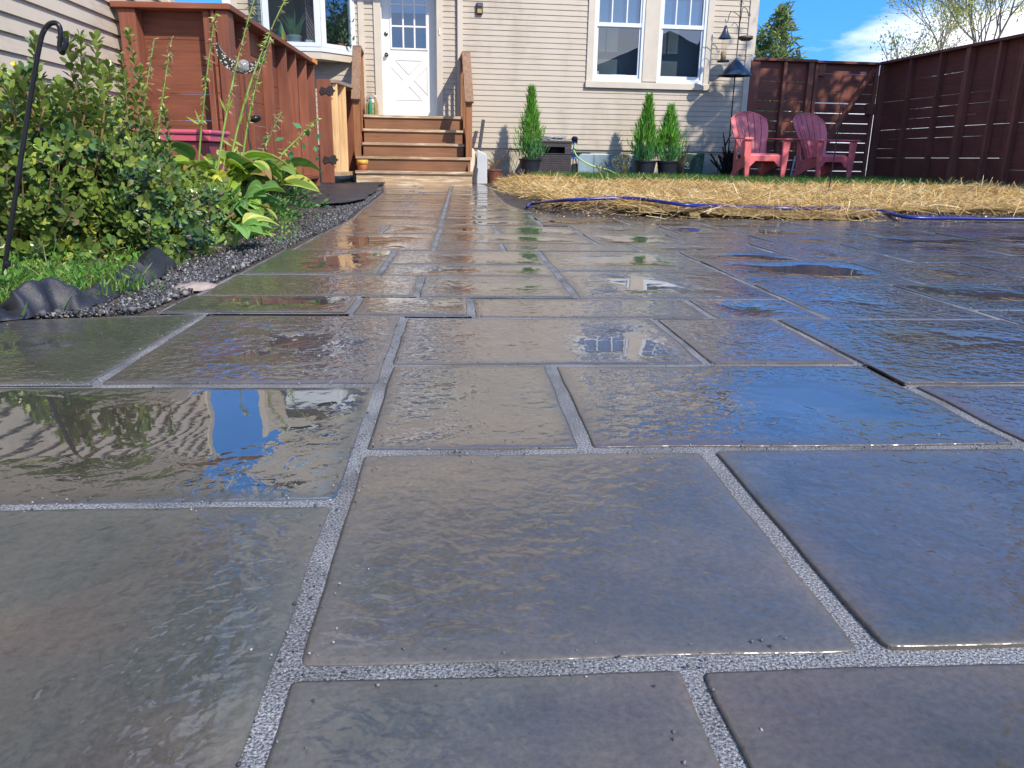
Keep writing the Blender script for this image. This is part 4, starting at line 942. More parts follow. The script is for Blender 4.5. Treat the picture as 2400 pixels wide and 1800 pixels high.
# hose reel stand and pale green hose
q = onlawn(1347, .25)
hr = thing('hose_stand', 'black hose stand with blue and green fittings beside the resin box', 'hose stand', q, WA)
MB().tube([(0.06, 0, 0), (.0, .02, .33), (-.02, .02, .56)], .010, 8).tube([(-.03, .05, 0), (-.02, .02, .5)], .008, 8).box(-.06, .03, -.0, .05, .50, .60).lathe([(.05, 0), (.055, .03), (.03, .06)], (-.02, .0, .555), 16).build('stand', 'black', hr)
MB().tube([(-.05, -.03, .28), (-.04, -.03, .40), (-.02, -.02, .52)], .014, 8).box(-.09, .05, -.03, -.01, .27, .30).build('blue_fitting', 'blueb', hr)
MB().tube(bez([(.0, -.035, .50), (-.05, -.05, .44), (-.03, -.05, .40), (.03, -.05, .45)], 10), .011, 8).build('green_loop', 'hoseg', hr)
pts = [Wp(*( (W(px, py, .33)[0], .33, W(px, py, .33)[1]))) for px, py in ((1345, 352), (1352, 366), (1370, 380), (1395, 391), (1425, 398))]+[onlawn(1450, .42)+Vector((0, 0, .03)), onlawn(1475, .5)+Vector((0, 0, .01))]
tag(MB().tube(spline(pts, 6), .012, 8).build('garden_hose', 'hoseg', smooth=True), 'pale green garden hose curving from the hose stand down to the grass', 'hose')
# basement window cover
s0_, s1_ = Ws(1353, 380), Ws(1506, 380); zc0, zc1 = gz(0.5, 12.6)+.02, W(1420, 361)[1]
wc = thing('window_cover', 'cloudy blue grey plastic cover over the basement window', 'window cover', WO, WA)
rr_ = .06
oc = [(s0_, zc0), (s1_, zc0), (s1_, zc1-rr_), (s1_-rr_*.3, zc1-rr_*.3), (s1_-rr_, zc1), (s0_+rr_, zc1), (s0_+rr_*.3, zc1-rr_*.3), (s0_, zc1-rr_)]
MB().prism(oc, -.06, -.03).build('panel', 'well', wc, .012)
rb = MB()
for k in (1, 2, 3): x = s0_+(s1_-s0_)*k/4; rb.box(x-.012, x+.012, -.072, -.0605, zc0+.02, zc1-.01)
rb.build('ribs', 'well', wc, .005)
# green recycling bin
q = onlawn(1616, .22); rb_ = thing('recycling_bin', 'dark green plastic bin with a white emblem on the ground against the wall', 'bin', q, WA)
pr = [(-.15, 0), (.15, 0), (.19, .40), (-.19, .40)]
MB().prism([(-.165, 0), (.165, 0), (.195, .37), (.195, .385), (-.195, .385), (-.195, .37)], -.13, .12).build('body', 'binm', rb_, .01)
MB().prism([(-.02, .34), (.02, .355), (.18, .33), (.16, .365), (-.02, .365)], -.137, -.131).prism([(.02, .01), (.15, .01), (.17, .29), (.03, .33)], -.135, -.1305).build('bag_fold', plain('dark_green_bag', (.04, .11, .075), .35, .3, 14), rb_, .004)
em = MB()
for k in range(3):
    a = 2*pi*k/3+.5
    for j in range(3): 
        b0, b1 = a+j*.5, a+j*.5+.42
        em.add([(-.095+.026*cos(b0), -.1312, .21+.03*sin(b0)), (-.095+.026*cos(b1), -.1312, .21+.03*sin(b1)), (-.095+.014*cos(b1), -.1312, .21+.017*sin(b1)), (-.095+.014*cos(b0), -.1312, .21+.017*sin(b0))], [(0, 1, 2, 3)])
em.box(-.15, -.04, -.1322, -.1308, .145, .155); em.build('emblem', 'gpan', rb_)
q = onlawn(1660, .25); tag(MB().box(-.10, .08, -.03, .03, 0, .035).beam((.05, 0, .03), (.11, 0, .10), .03, .012).build('brick', 'terra', loc=q), 'broken red brick lying in the grass right of the green bin', 'brick')
# left of the first conifer: downspout piece, grey panel, cream board, clay pot
P1 = onlawn(1112, .50); P2_ = Wp(*( (W(1133, 281, .18)[0], .18, W(1133, 281, .18)[1])))
tag(MB().beam(P1, P2_, .055, .035, up=(0, -1, 0)).build('black_pipe', 'blackp', bevel=.006), 'black rectangular pipe leaning against the siding right of the steps', 'pipe')
q = onlawn(1129, .42); gp = MB().prism([(-.075, 0), (.085, 0), (.085, .43), (.065, .455), (-.03, .50), (-.065, .52), (-.075, .50)], -.03, .03)
gpo = tag(gp.build('grey_screen', 'gpan', loc=q, bevel=.01), 'grey white plastic sheet standing upright in the straw by the steps', 'plastic sheet')
q = onlawn(1108, .36); tag(MB().prism([(-.05, 0), (.05, 0), (.055, .3), (.05, .45), (.01, .53), (-.05, .56)], -.02, .02).build('cream_board', 'cream', loc=q, bevel=.006), 'cream board with a rounded top wedged behind the right stair post', 'board')
q = onlawn(1158, .34); dp = thing('dead_potted_plant', 'dead twiggy plant in a cracked red clay pot right of the grey panel', 'potted plant', q)
MB().lathe([(.09, 0), (.13, .19), (.14, .19), (.14, .215), (.12, .215), (.11, .17), (0, .16)], seg=24, cap=False).build('pot', 'terra', dp)
s = MB()
for k in range(22):
    a = rng.uniform(-.6, 3.7) if k % 3 else rng.uniform(0, 6.28); L = rng.uniform(.15, .33); dr = rng.uniform(.2, 1.1)
    s.tube(bez([(0, 0, .17), (cos(a)*.05, sin(a)*.03, .17+L*.9), (cos(a)*L*.9, sin(a)*.1, .17+L*1.1), (cos(a)*L*1.15, sin(a)*.1, .17+L*(1-dr*1.3))], 8), [.003]*9, 4)
s.build('dry_stems', 'stem', dp)
scatter('dry_leaves', *OVAL, [(rng.normal(.04, .13), rng.normal(0, .05), rng.uniform(.12, .5)) for _ in range(50)], rdir(50), rdir(50), rng.uniform(.015, .03, 50), jit((.12, .07, .04), 50), 'cotton', dp)
# blackened cut shrub by the house corner
q = onlawn(1700, .28); bs = MB()
for k in range(26):
    a = rng.uniform(0, 6.28); L = rng.uniform(.18, .50); sp = rng.uniform(.1, .36)
    e = Vector((cos(a)*sp, sin(a)*sp*.5, L)); mid = Vector((e.x*.45+rng.normal(0, .02), e.y*.5, L*.55))
    bs.tube([(rng.normal(0, .03), rng.normal(0, .02), 0), mid, e], [.024, .017, .012], 6)
    if k % 2: bs.tube([mid, mid+Vector((rng.normal(0, .07), rng.normal(0, .04), .12))], [.012, .008], 5)
bs.tube([(0, 0, .3), (-.05, 0, .55), (-.09, 0, .72)], [.018, .012, .008], 6); bs.tube([(-.04, 0, .5), (.02, 0, .66), (.05, 0, .70)], [.012, .01, .007], 6)
tag(bs.build('cut_shrub', 'char', loc=q), 'blackened stubs of a cut back shrub at the foot of the feeder pole', 'shrub')

# ------------------------------------------------------------------ bird feeder station
q = onlawn(1703, .48); fp = thing('feeder_pole', 'tall black iron feeder pole with curled hooks and a cone baffle by the house corner', 'bird feeder pole', q, WA)
FO = .48
def fz(px, py): s, z = W(px, py, FO); P = Wp(s, FO, 0); d = P-q; return (d.dot(WT), z-q.z)
MB().tube([(0, 0, -.05), (0, 0, 2.62)], .0095, 10).build('pole', 'black', fp, smooth=True)
z1 = fz(1721, 140)[1]
x_b, z_b = fz(1720, 178)
MB().lathe([(.27, 0), (.268, .008), (.14, .13), (.012, .265), (.01, .27)], (0, 0, z_b), 28, cap=False).build('baffle', 'baf', fp, smooth=False)
def arch(pts, name): MB().tube(spline([(p[0], 0, p[1]) for p in pts], 8), .0055, 8).build(name, 'black', fp, smooth=True)
Z = lambda px, py: fz(px, py)
def rel(px, py):                            # position on the pole plane, corrected for the pole's own lean in the photo
    x, z = fz(px, py); return (x, z)
xt, zt_ = rel(1729, 22)
arch([(0.0, rel(1726, 55)[1]), (-.0, rel(1724, 40)[1]), (rel(1717, 28)[0], rel(1717, 27)[1]), (rel(1709, 35)[0], rel(1709, 35)[1]), (rel(1706.5, 48)[0], rel(1706.5, 48)[1]), (rel(1704, 52)[0], rel(1704, 52)[1]), (rel(1700, 48)[0], rel(1700, 48)[1]), (rel(1701.5, 45)[0], rel(1701.5, 45)[1])], 'left_hook')
arch([(0.005, rel(1729, 55)[1]), (.02, rel(1733, 35)[1]), (rel(1740, 21)[0], rel(1740, 20)[1]), (rel(1747, 19)[0], rel(1747, 18.5)[1]), (rel(1752, 26)[0], rel(1752, 26)[1]), (rel(1754, 37)[0], rel(1754, 37)[1]), (rel(1758, 37)[0], rel(1758, 37)[1]), (rel(1758, 31)[0], rel(1758, 31)[1])], 'right_hook')
sc_ = [(.035*cos(t)*(1-t/9), .035*sin(t)*(1-t/9)) for t in np.linspace(0, 6.5, 18)]
MB().tube([(x, 0, 2.60+z) for x, z in sc_], .004, 6).lathe([(.0, 0), (.02, .02), (.0, .05)], (0, 0, 2.62), 10).build('finial', 'black', fp)
for k, (zz, w_) in enumerate(((2.28, .12), (1.72+.0, .10))):
    MB().tube([(-.0, 0, zz-.05), (-.05, -.01, zz+.03), (-.10, -.015, zz+.05), (-.13, -.01, zz-.0)], .0045, 6).build('scroll', 'black', fp)
tr = rel(1748, 88)
MB().tube([(cos(a)*.11+tr[0], sin(a)*.11, tr[1]-.02) for a in np.linspace(0, 2*pi, 25)], .004, 6).tube([(0, 0, tr[1]-.02), (tr[0]-.11, 0, tr[1]-.02)], .004, 6).build('tray_ring', 'black', fp)
r2 = rel(1748, 130)
MB().tube([(cos(a)*.10+r2[0], sin(a)*.10, r2[1]) for a in np.linspace(0, 2*pi, 25)], .0035, 6).tube([(0, 0, r2[1]), (r2[0]-.10, 0, r2[1])], .0035, 6).build('empty_ring', 'black', fp)
f0 = .19
MB().tube([(-.15, 0, f0-.2), (-.15, 0, f0), (-.12, 0, f0+.01), (0, 0, f0+.03), (.12, 0, f0+.01), (.15, 0, f0), (.15, 0, f0-.2)], .007, 8).build('ground_fork', 'black', fp)
T = Wp(0, 0, 0); tw = q+WT*tr[0]+Vector((0, 0, tr[1]))
tag(MB().lathe([(.0, -.045), (.07, -.045), (.105, -.02), (.112, .015), (.105, .015), (.09, -.015), (0, -.03)], seg=28, cap=False).build('feeder_tray', plain('brown_mesh_tray', (.12, .09, .07), .6, .2, 50), loc=tw, smooth=True), 'shallow brown bird tray held in the ring right of the feeder pole', 'bird tray')
hx, hz = rel(1702, 52); ft_ = thing('tube_feeder', 'clear tube bird feeder with a bell roof hanging from the left hook', 'bird feeder', q+WT*hx+Vector((0, -.0, hz)), WA)
MB().tube([(0, 0, .0), (0, 0, -.05)], .003, 6).build('hanger', 'black', ft_)
MB().lathe([(.105, -.235), (.10, -.228), (.06, -.17), (.035, -.11), (.018, -.05), (.0, -.045)], seg=24, cap=False).build('roof', 'baf', ft_, smooth=True)
MB().lathe([(.045, -.56), (.045, -.23)], seg=20, cap=False).build('tube', M['clear'], ft_, smooth=True)
MB().lathe([(.0, -.56), (.04, -.558), (.04, -.43), (.015, -.415), (0, -.41)], seg=16, cap=False).build('seed', 'seed', ft_, smooth=True)
MB().lathe([(.0, -.575), (.09, -.575), (.10, -.56), (.095, -.553), (0, -.562)], seg=24, cap=False).build('seed_dish', 'black', ft_, smooth=True)

# ------------------------------------------------------------------ two red resin lounge chairs
def chair(P, rz, lab):
    root = thing('lounge_chair', lab, 'chair', P, rz, group='red resin lounge chairs by the fence'); k = 1.03
    X = lambda *a: tuple(q*k for q in a)
    hw = .245*k
    # fan back: six slats under a rounded top, leaning back
    lean = radians(24); n = 6
    bx0 = Matrix.Translation((0, .40*k, .27*k)) @ Matrix.Rotation(-lean, 4, 'X')
    topz = .78*k; gapw = .006
    def width(v): return np.interp(v, [0, .25, .6, .85, 1], [.185, .205, .275, .30, .29])*k
    def ztop(u): return topz*(1-.20*abs(u)**2.2)
    for i in range(n):
        u0, u1 = -1+2*i/n, -1+2*(i+1)/n; vs = []; rows = 9; mb = MB()
        for j in range(rows):
            v = j/(rows-1)
            for u in (u0, (u0+u1)/2, u1):
                sh = gapw*(1 if u == u0 else -1 if u == u1 else 0)
                x = u*width(v)+sh; z = v*ztop(u); cup = .055*k*(u*u)+.02*sin(v*pi)*k
                vs.append(bx0 @ Vector((x, -cup, z)))
        m_ = len(vs); back = [v+Vector((0, .014, .004)) for v in vs]; f = []
        for j in range(rows-1):
            for c in range(2):
                a = j*3+c; f += [(a, a+1, a+4, a+3), (m_+a+3, m_+a+4, m_+a+1, m_+a)]
            f += [(j*3, (j+1)*3, m_+(j+1)*3, m_+j*3), (m_+j*3+2, m_+(j+1)*3+2, (j+1)*3+2, j*3+2)]
        t_ = (rows-1)*3; f += [(t_, t_+1, m_+t_+1, m_+t_), (t_+1, t_+2, m_+t_+2, m_+t_+1), (m_, m_+1, 1, 0), (m_+1, m_+2, 2, 1)]
        mb.add(vs+back, f); mb.build('back_slat', 'chair', root, .003)
    mb = MB()
    rim = [bx0 @ Vector((u*width(1)*1.0, -.055*k*u*u+.004, ztop(u)+.002)) for u in np.linspace(-1, 1, 17)]
    mb.tube(rim, .013*k, 8); mb.build('back_rim', 'chair', root, smooth=True)
    s = MB(); s.prism([(-.03*k, .36*k), (.02, .385*k), (.44*k, .27*k), (.44*k, .25*k), (0, .355*k), (-.03*k, .33*k)], -hw, hw, Matrix(((0, 1, 0, 0), (1, 0, 0, 0), (0, 0, 1, 0), (0, 0, 0, 1)))); s.build('seat', 'chair', root, .006)
    # front apron with an arch
    ap = [(-hw, .355*k), (hw, .355*k), (hw, .20*k)]+[(hw-.03*k+.0*k-(hw*2-.06*k)*t, (.20+.075*min(1, 6*min(t, 1-t)))*k) for t in np.linspace(0, 1, 13)]+[(-hw, .20*k)]
    MB().prism(ap, -.045*k, -.020*k).build('apron', 'chair', root, .004)
    for sg in (-1, 1):
        fl_ = [(0, 0), (.055*k, 0), (.085*k, .30*k), (.105*k, .565*k), (-.005, .565*k), (-.005, .30*k)]
        MB().prism([(sg*(hw+x-.0), z) for x, z in fl_] if sg > 0 else [(-(hw+x), z) for x, z in fl_], -.085*k, -.045*k).box(sg*(hw+.085*k)-.012, sg*(hw+.085*k)+.008, -.085*k, .03*k, .33*k, .56*k).build('front_leg', 'chair', root, .008)
        arm = MB(); n_ = 8; pts_t = []
        for t in np.linspace(0, 1, n_):
            w0 = hw-.015+.02*t; w1 = hw+(.125-.06*t)*k
            y = -.12*k+t*.68*k; z = (.57+.02*t)*k; pts_t += [(sg*w0, y, z), (sg*w1, y, z), (sg*w1, y, z+.022), (sg*w0, y, z+.022)]
        f = [(0, 1, 2, 3), tuple(4*(n_-1)+c for c in (3, 2, 1, 0))]+[(4*j+c, 4*j+4+c, 4*j+4+(c+1) % 4, 4*j+(c+1) % 4) for j in range(n_-1) for c in range(4)]
        arm.add(pts_t, f); arm.build('armrest', 'chair', root, .006)
        lg = Matrix(((0, 1, 0, 0), (1, 0, 0, 0), (0, 0, 1, 0), (0, 0, 0, 1)))
        rl = [(.0, .33*k), (.0, .22*k), (.28*k, .14*k), (.55*k, 0), (.62*k, 0), (.50*k, .16*k), (.52*k, .58*k), (.46*k, .58*k), (.40*k, .30*k)]
        MB().prism(rl, min(sg*(hw-.005), sg*(hw-.03)), max(sg*(hw-.005), sg*(hw-.03)), lg).build('rear_leg', 'chair', root, .006)
    return root
def chpos(px, py, Y=None): return atG(px, py)
def placed(px, Y):
    P = atY(px, 422, Y); return Vector((P.x, Y, gz(P.x, Y)-.004))
chair(placed(1785, 12.15), radians(9), 'faded red resin lounge chair nearest the house corner')
chair(placed(1944, 12.35), radians(19), 'faded red resin lounge chair in front of the gate, partly behind a thin stake')
q = atG(1940, 455); tp_ = atY(1975, 250, q.y)
tag(MB().tube([q-Vector((0, 0, .05)), (q.x*.5+tp_.x*.5, q.y, (q.z+tp_.z)/2), (tp_.x-.02, q.y, tp_.z)], .006, 8).tube([(tp_.x-.035, q.y, tp_.z+.03), (tp_.x-.02, q.y, tp_.z), (tp_.x+.0, q.y, tp_.z+.03)], .006, 6).build('garden_stake', 'black'), 'thin black iron stake standing in the straw in front of the red chairs', 'stake')
for (p0, p1, mt_, lb_) in (((1846, 409), (1861, 372), 'black', 'black rod leaning behind the gate side red chair'), ((1853, 408), (1864, 366), 'gpan', 'pale grey rod leaning behind the gate side red chair')):
    a = atY(*p0, 13.0); b = atY(*p1, 13.2); a.z = gz(a.x, a.y)
    tag(MB().tube([a, b], .013, 8).build('leaning_rod', mt_), lb_, 'rod')

# ------------------------------------------------------------------ straw, grass and gravel
def uvof(X, Y): return X*PU.x+Y*PU.y, X*PV.x+Y*PV.y
mounds = [(atG(2262, 462), .42, .13), (atG(1260, 470), .35, .05), (atG(1400, 500), .5, .03), (atG(1180, 420), .5, .05), (atG(1560, 505), .5, .03), (atG(1760, 500), .6, .03), (atG(2080, 470), .8, .04), (atG(2400, 470), .6, .05)]
def straw_h(X, Y):
    h = .035+.03*mn.noise((X*1.7, Y*1.7, 8))+.02*mn.noise((X*5, Y*5, 2))
    for c, r, a in mounds: h += a*math.exp(-((X-c.x)**2+(Y-c.y)**2)/(r*r))
    return max(.004, h*(1-.6*sm(Y, 7.2, 9.5)))
right_edge = [(3.6, 5.55)]
def straw_zone(X, Y):
    """0..1 cover: between the patio edge strip of bare soil and the grass in front of the wall"""
    d = lawn_d(X, Y); s = X*WT.x+Y*WT.y; o = WD-(X*WN.x+Y*WN.y)      # o = distance in front of the wall
    near = .14-.10*sm(Y, 7.5, 9)-.15*sm(s, 1.3, 1.8)*(1-sm(Y, 7.5, 9))+.27*sm(s, 3.1, 3.5)-.16*sm(s, 4.2, 4.8)
    near += .05*mn.noise((X*4, Y*4, 1))
    far = .35+2.3*sm(s, 1.2, 2.4)+.7*sm(s, 2.5, 5.5)+.25*mn.noise((X*1.5, Y*1.5, 6))
    if d < near or o < far: return 0.0
    return min(1, (d-near)/.1)*min(1, (o-far)/.25+.1)
pos, yd, zd, scl, col = [], [], [], [], []
n_try = 0
while len(pos) < 42000 and n_try < 700000:
    n_try += 1
    Y = 5.2+7.2*rng.uniform()**1.25; X = rng.uniform(-.6, 6.6)
    if abs(X) > Y*.72: continue
    c = straw_zone(X, Y)
    if rng.uniform() > c: continue
    bare = mn.noise((X*2.5, Y*2.5, 21))
    if bare < -.45 and rng.uniform() < .7: continue
    zg = gz(X, Y); h = straw_h(X, Y)*c
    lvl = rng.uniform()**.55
    a = rng.uniform(0, pi) if rng.uniform() < .55 else rng.normal(0, .5)
    tilt = rng.normal(0, .24) if rng.uniform() < .96 else rng.uniform(.3, 1.1)
    pos.append((X, Y, zg+.006+h*lvl)); yd.append((cos(a)*cos(tilt), sin(a)*cos(tilt), sin(tilt))); zd.append((rng.normal(0, .4), rng.normal(0, .4), 1))
    L = rng.uniform(.10, .34); scl.append((rng.uniform(.0025, .0052), L, L*rng.normal(0, 1)))
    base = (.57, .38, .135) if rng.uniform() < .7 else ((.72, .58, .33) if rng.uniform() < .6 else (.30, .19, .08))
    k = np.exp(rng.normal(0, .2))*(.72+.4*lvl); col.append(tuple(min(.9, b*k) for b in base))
# blue hose along the edge of the straw
hp = [(1236, 484), (1250, 477), (1330, 469), (1480, 468), (1600, 474), (1700, 482), (1850, 486), (1975, 488), (2060, 498), (2130, 504), (2250, 508), (2330, 510), (2440, 509)]
pts = []
for px, py in hp: up = float(np.interp(px, [1250, 1300, 1600, 1700, 1900, 2080], [.03, .09, .09, .05, .045, .025])); P = atG(px, py, up); pts.append(Vector((P.x, P.y, P.z+up)))
tag(MB().tube(spline(pts, 8), .0125, 10).build('garden_hose', 'hoseb', smooth=True), 'blue garden hose lying along the front edge of the straw', 'hose')

for _ in range(420):
    v, u = 5.45-abs(rng.normal(0, .35)), rng.uniform(.7, 4.4)
    if rng.uniform() < .3: v, u = rng.uniform(5.8, 10.5), .42-abs(rng.normal(0, .1))
    p = uv2(u, v); a = rng.uniform(0, pi); pos.append((p.x, p.y, .005)); yd.append((cos(a), sin(a), 0)); zd.append((0, 0, 1)); L = rng.uniform(.03, .12); scl.append((.004, L, .004)); col.append((.5, .36, .15))
M['straw'] = leafmat('golden_straw', .6, .12, .25)
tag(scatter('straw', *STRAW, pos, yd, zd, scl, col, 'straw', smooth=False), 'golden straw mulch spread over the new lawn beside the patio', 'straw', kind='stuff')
# a solid matted layer under the loose straw
sm_ = MB(); gx = np.arange(-.6, 6.7, .07); gy = np.arange(5.2, 12.6, .07); hid = {}
for j, y in enumerate(gy):
    for i, x in enumerate(gx):
        if straw_zone(x, y) > .25 and mn.noise((x*2.5, y*2.5, 21)) > -.42: hid[i, j] = len(sm_.v); sm_.v.append((x, y, gz(x, y)+straw_h(x, y)*straw_zone(x, y)*.62+.004))
sm_.f = [(hid[i, j], hid[i+1, j], hid[i+1, j+1], hid[i, j+1]) for (i, j) in hid if (i+1, j) in hid and (i+1, j+1) in hid and (i, j+1) in hid]
def mat_mat():
    m, t, b = newmat('matted_straw'); v = coords(t, (1, 1, 1))
    n = N(t, 'ShaderNodeTexNoise', Scale=60.0, Detail=6.0, Roughness=.8, Distortion=1.5); t.links.new(coords(t, (.35, 1.2, 1)), n.inputs['Vector'])
    t.links.new(ramp(t, n.outputs['Fac'], [(.35, (.10, .06, .025)), (.5, (.36, .24, .09)), (.65, (.62, .45, .2))]), b.inputs['Base Color']); b.inputs['Roughness'].default_value = .8
    bp = N(t, 'ShaderNodeBump', Strength=1.0, Distance=.02); t.links.new(n.outputs['Fac'], bp.inputs['Height']); t.links.new(bp.outputs[0], b.inputs['Normal']); return m
tag(sm_.build('straw', mat_mat(), smooth=True), 'dense matted straw lying under the loose stalks on the lawn', 'straw', kind='stuff')
# grass strip by the wall and fence
pos, yd, scl, col = [], [], [], []
n_try = 0
while len(pos) < 34000 and n_try < 400000:
    n_try += 1
    X, Y = rng.uniform(.2, 7), rng.uniform(8.8, 14.1)
    s = X*WT.x+Y*WT.y-0; o = WD-(X*WN.x+Y*WN.y); s2 = (X*WT.x+Y*WT.y)
    if o < -.0 or straw_zone(X, Y) > .7*rng.uniform() or (s < .9) or (X-P0.x)*NR.x+(Y-P0.y)*NR.y > -.02: continue
    pos.append((X, Y, gz(X, Y)-.005)); yd.append((rng.normal(0, .45), rng.normal(0, .45), 1)); scl.append((rng.uniform(.004, .008), rng.uniform(.05, .11), rng.uniform(.03, .08)))
    col.append((.055, .15, .025) if rng.uniform() < .75 else ((.11, .22, .04) if rng.uniform() < .8 else (.25, .22, .09)))
col = np.array(col)*np.exp(rng.normal(0, .2, (len(col), 1)))
tag(scatter('grass', *BLADE, pos, yd, rng.normal(size=(len(pos), 3)), scl, col, 'soft'), 'green grass strip along the foot of the house wall and fence', 'grass', kind='stuff')
# gravel strip along the left patio edge
ICO = ([(0, 0, 1), (.9, 0, .1), (.2, .85, -.1), (-.8, .5, .15), (-.7, -.6, -.05), (.3, -.9, .1), (0, 0, -.8)], [(0, 1, 2), (0, 2, 3), (0, 3, 4), (0, 4, 5), (0, 5, 1), (6, 2, 1), (6, 3, 2), (6, 4, 3), (6, 5, 4), (6, 1, 5)])
EDGE = [(1.2, -1.27), (1.9, -1.09), (2.02, -.80), (2.3, -.77), (3.4, -.75), (4.2, -.72), (5.09, -.70), (5.86, -.74), (7.3, -.79), (9.1, -.86), (10.4, -.99)]
pos, scl, col = [], [], []
for _ in range(17000):
    v = rng.uniform(1.75, 10.3) if rng.uniform() < .8 else rng.uniform(1.9, 3.2)
    e = lerp_tab(EDGE, v); w_ = np.interp(v, [1.75, 2.1, 3, 4.5, 6, 7.5, 10.4], [.10, .22, .24, .26, .36, .16, .12])
    k = abs(rng.normal(0, .5)); 
    if k > 1.5: continue
    u = e-.012-w_*k; p = uv2(u, v); r_ = rng.uniform(.0025, .006)*(2.2 if rng.uniform() < .06 else 1)
    z = gz(p.x, p.y)+.004+.035*sm(u, -.95, -1.3)+rng.uniform(0, .012)
    pos.append((p.x, p.y, z)); scl.append((r_*rng.uniform(.8, 1.4), r_, r_*.7))
    q_ = rng.uniform(); col.append((.10, .10, .105) if q_ < .45 else (.045, .045, .05) if q_ < .8 else (.20, .20, .195) if q_ < .95 else (.34, .30, .25))
n_ = len(pos)
M['peb'] = leafmat('crushed_grey_stone', .7, .0, .4)
tag(scatter('gravel', *ICO, pos, rdir(n_), rdir(n_), scl, np.array(col)*np.exp(rng.normal(0, .25, (n_, 1))), 'peb', smooth=False), 'crushed grey gravel along the left edge of the patio', 'gravel', kind='stuff')
pos, scl, col = [], [], []
for k, q in enumerate(S[:34]):
    for i in range(4):
        (u0, v0), (u1, v1) = q[i], q[(i+1) % 4]; L_ = hypot(u1-u0, v1-v0)
        for _ in range(int(L_*90)):
            t = rng.uniform(); off = rng.normal(0, .016)+(rng.normal(0, .05) if rng.uniform() < .12 else 0)
            if mn.noise((u0+(u1-u0)*t*6, v0*5, k)) < -.05: continue
            p = uv2(u0+(u1-u0)*t+off*(v1-v0)/L_, v0+(v1-v0)*t-off*(u1-u0)/L_); r_ = rng.uniform(.0008, .0022)
            pos.append((p.x, p.y, .0012)); scl.append((r_, r_, r_*.8)); g_ = rng.choice([.05, .12, .2, .3]); col.append((g_, g_, g_*.97))
tag(scatter('grit', *ICO, pos, rdir(len(pos)), rdir(len(pos)), scl, np.array(col), 'peb', smooth=False), 'loose grey grit spilled from the joints onto the near slabs', 'grit', kind='stuff')
# pale mortar smear on the gravel
q = atZ(455, 668, .004); me = MB().lathe([(.0, .012), (.035, .010), (.06, .0)], seg=20, cap=False); me.v = [(x*(1.1+.3*mn.noise((x*30, y*30, 1))), y*1.3*(1+.3*mn.noise((x*20, y*20, 4))), z) for x, y, z in me.v]
tag(me.build('mortar_lump', plain('pale_pink_mortar', (.42, .33, .27), .85, .15, 30, .5, 80), loc=(q.x, q.y, -.004), smooth=True), 'pale pinkish mortar spill on the gravel at the left patio edge', 'mortar')
# soil clods and chopped straw in the bare strip
pos, scl, col = [], [], []
while len(pos) < 2600:
    v, u = rng.uniform(5.35, 6.6), rng.uniform(.4, 4.6); p = uv2(u, v); d = lawn_d(p.x, p.y)
    if d < .0 or d > .5: continue
    pos.append((p.x, p.y, gz(p.x, p.y)+.002)); r_ = rng.uniform(.004, .012); scl.append((r_, r_, r_*.7)); col.append((.09, .065, .05) if rng.uniform() < .75 else (.40, .28, .12))
tag(scatter('soil_clods', *ICO, pos, rdir(len(pos)), rdir(len(pos)), scl, np.array(col)*np.exp(rng.normal(0, .3, (len(pos), 1))), 'peb', smooth=False), 'dark soil crumbs mixed with straw bits along the far patio edge', 'soil', kind='stuff')

# ------------------------------------------------------------------ landscape fabric
def sheet(name, path, back, hgt, lab, seed=0, m_=22):
    """crumpled cloth edging: rises from the gravel, leans back and folds down over the soil"""
    P = spline([Vector((x, y, 0)) for x, y in path], 26); mb = MB(); L = len(P)
    for i, p in enumerate(P):
        d = (P[min(i+1, L-1)]-P[max(0, i-1)]).normalized(); nn = Vector((-d.y, d.x, 0))
        H = hgt*max(.35, 1+1.3*mn.noise((i*.045, seed, 2.5))+.35*mn.noise((i*.16, seed, 5.5)))
        for j in range(m_):
            t = j/(m_-1); a = back*(t**1.3)*1.0; z = H*min(1, t*2.1)**.8 if t < .55 else H*(1-.75*((t-.55)/.45)**1.2)
            w = sin(pi*t); cr = .010*w*mn.noise((i*.13+j*.10, j*.16, seed+3))+.006*w*mn.noise((i*.4, j*.35, seed+7))
            q = p+nn*(a+.012*mn.noise((i*.10, seed, 9))+cr)
            mb.v.append((q.x, q.y, gz(q.x, q.y)+.014+z+cr*.8))
    mb.f = [(i*m_+j, i*m_+j+1, (i+1)*m_+j+1, (i+1)*m_+j) for i in range(L-1) for j in range(m_-1)]
    return tag(mb.build(name, 'fabric', smooth=True), lab, 'fabric')
def g2(px, py, z=.02): P = atZ(px, py, z); return (P.x, P.y)
sheet('landscape_fabric', [g2(-60, 742), g2(60, 728), g2(130, 712), g2(215, 707)], .10, .040, 'crumpled black landscape fabric edge at the far left beside the weeds', 1)
sheet('landscape_fabric', [g2(195, 706), g2(250, 690), g2(310, 665), g2(370, 640), g2(410, 612)], .12, .036, 'folded black landscape fabric under the shrub, next to the gravel', 5)
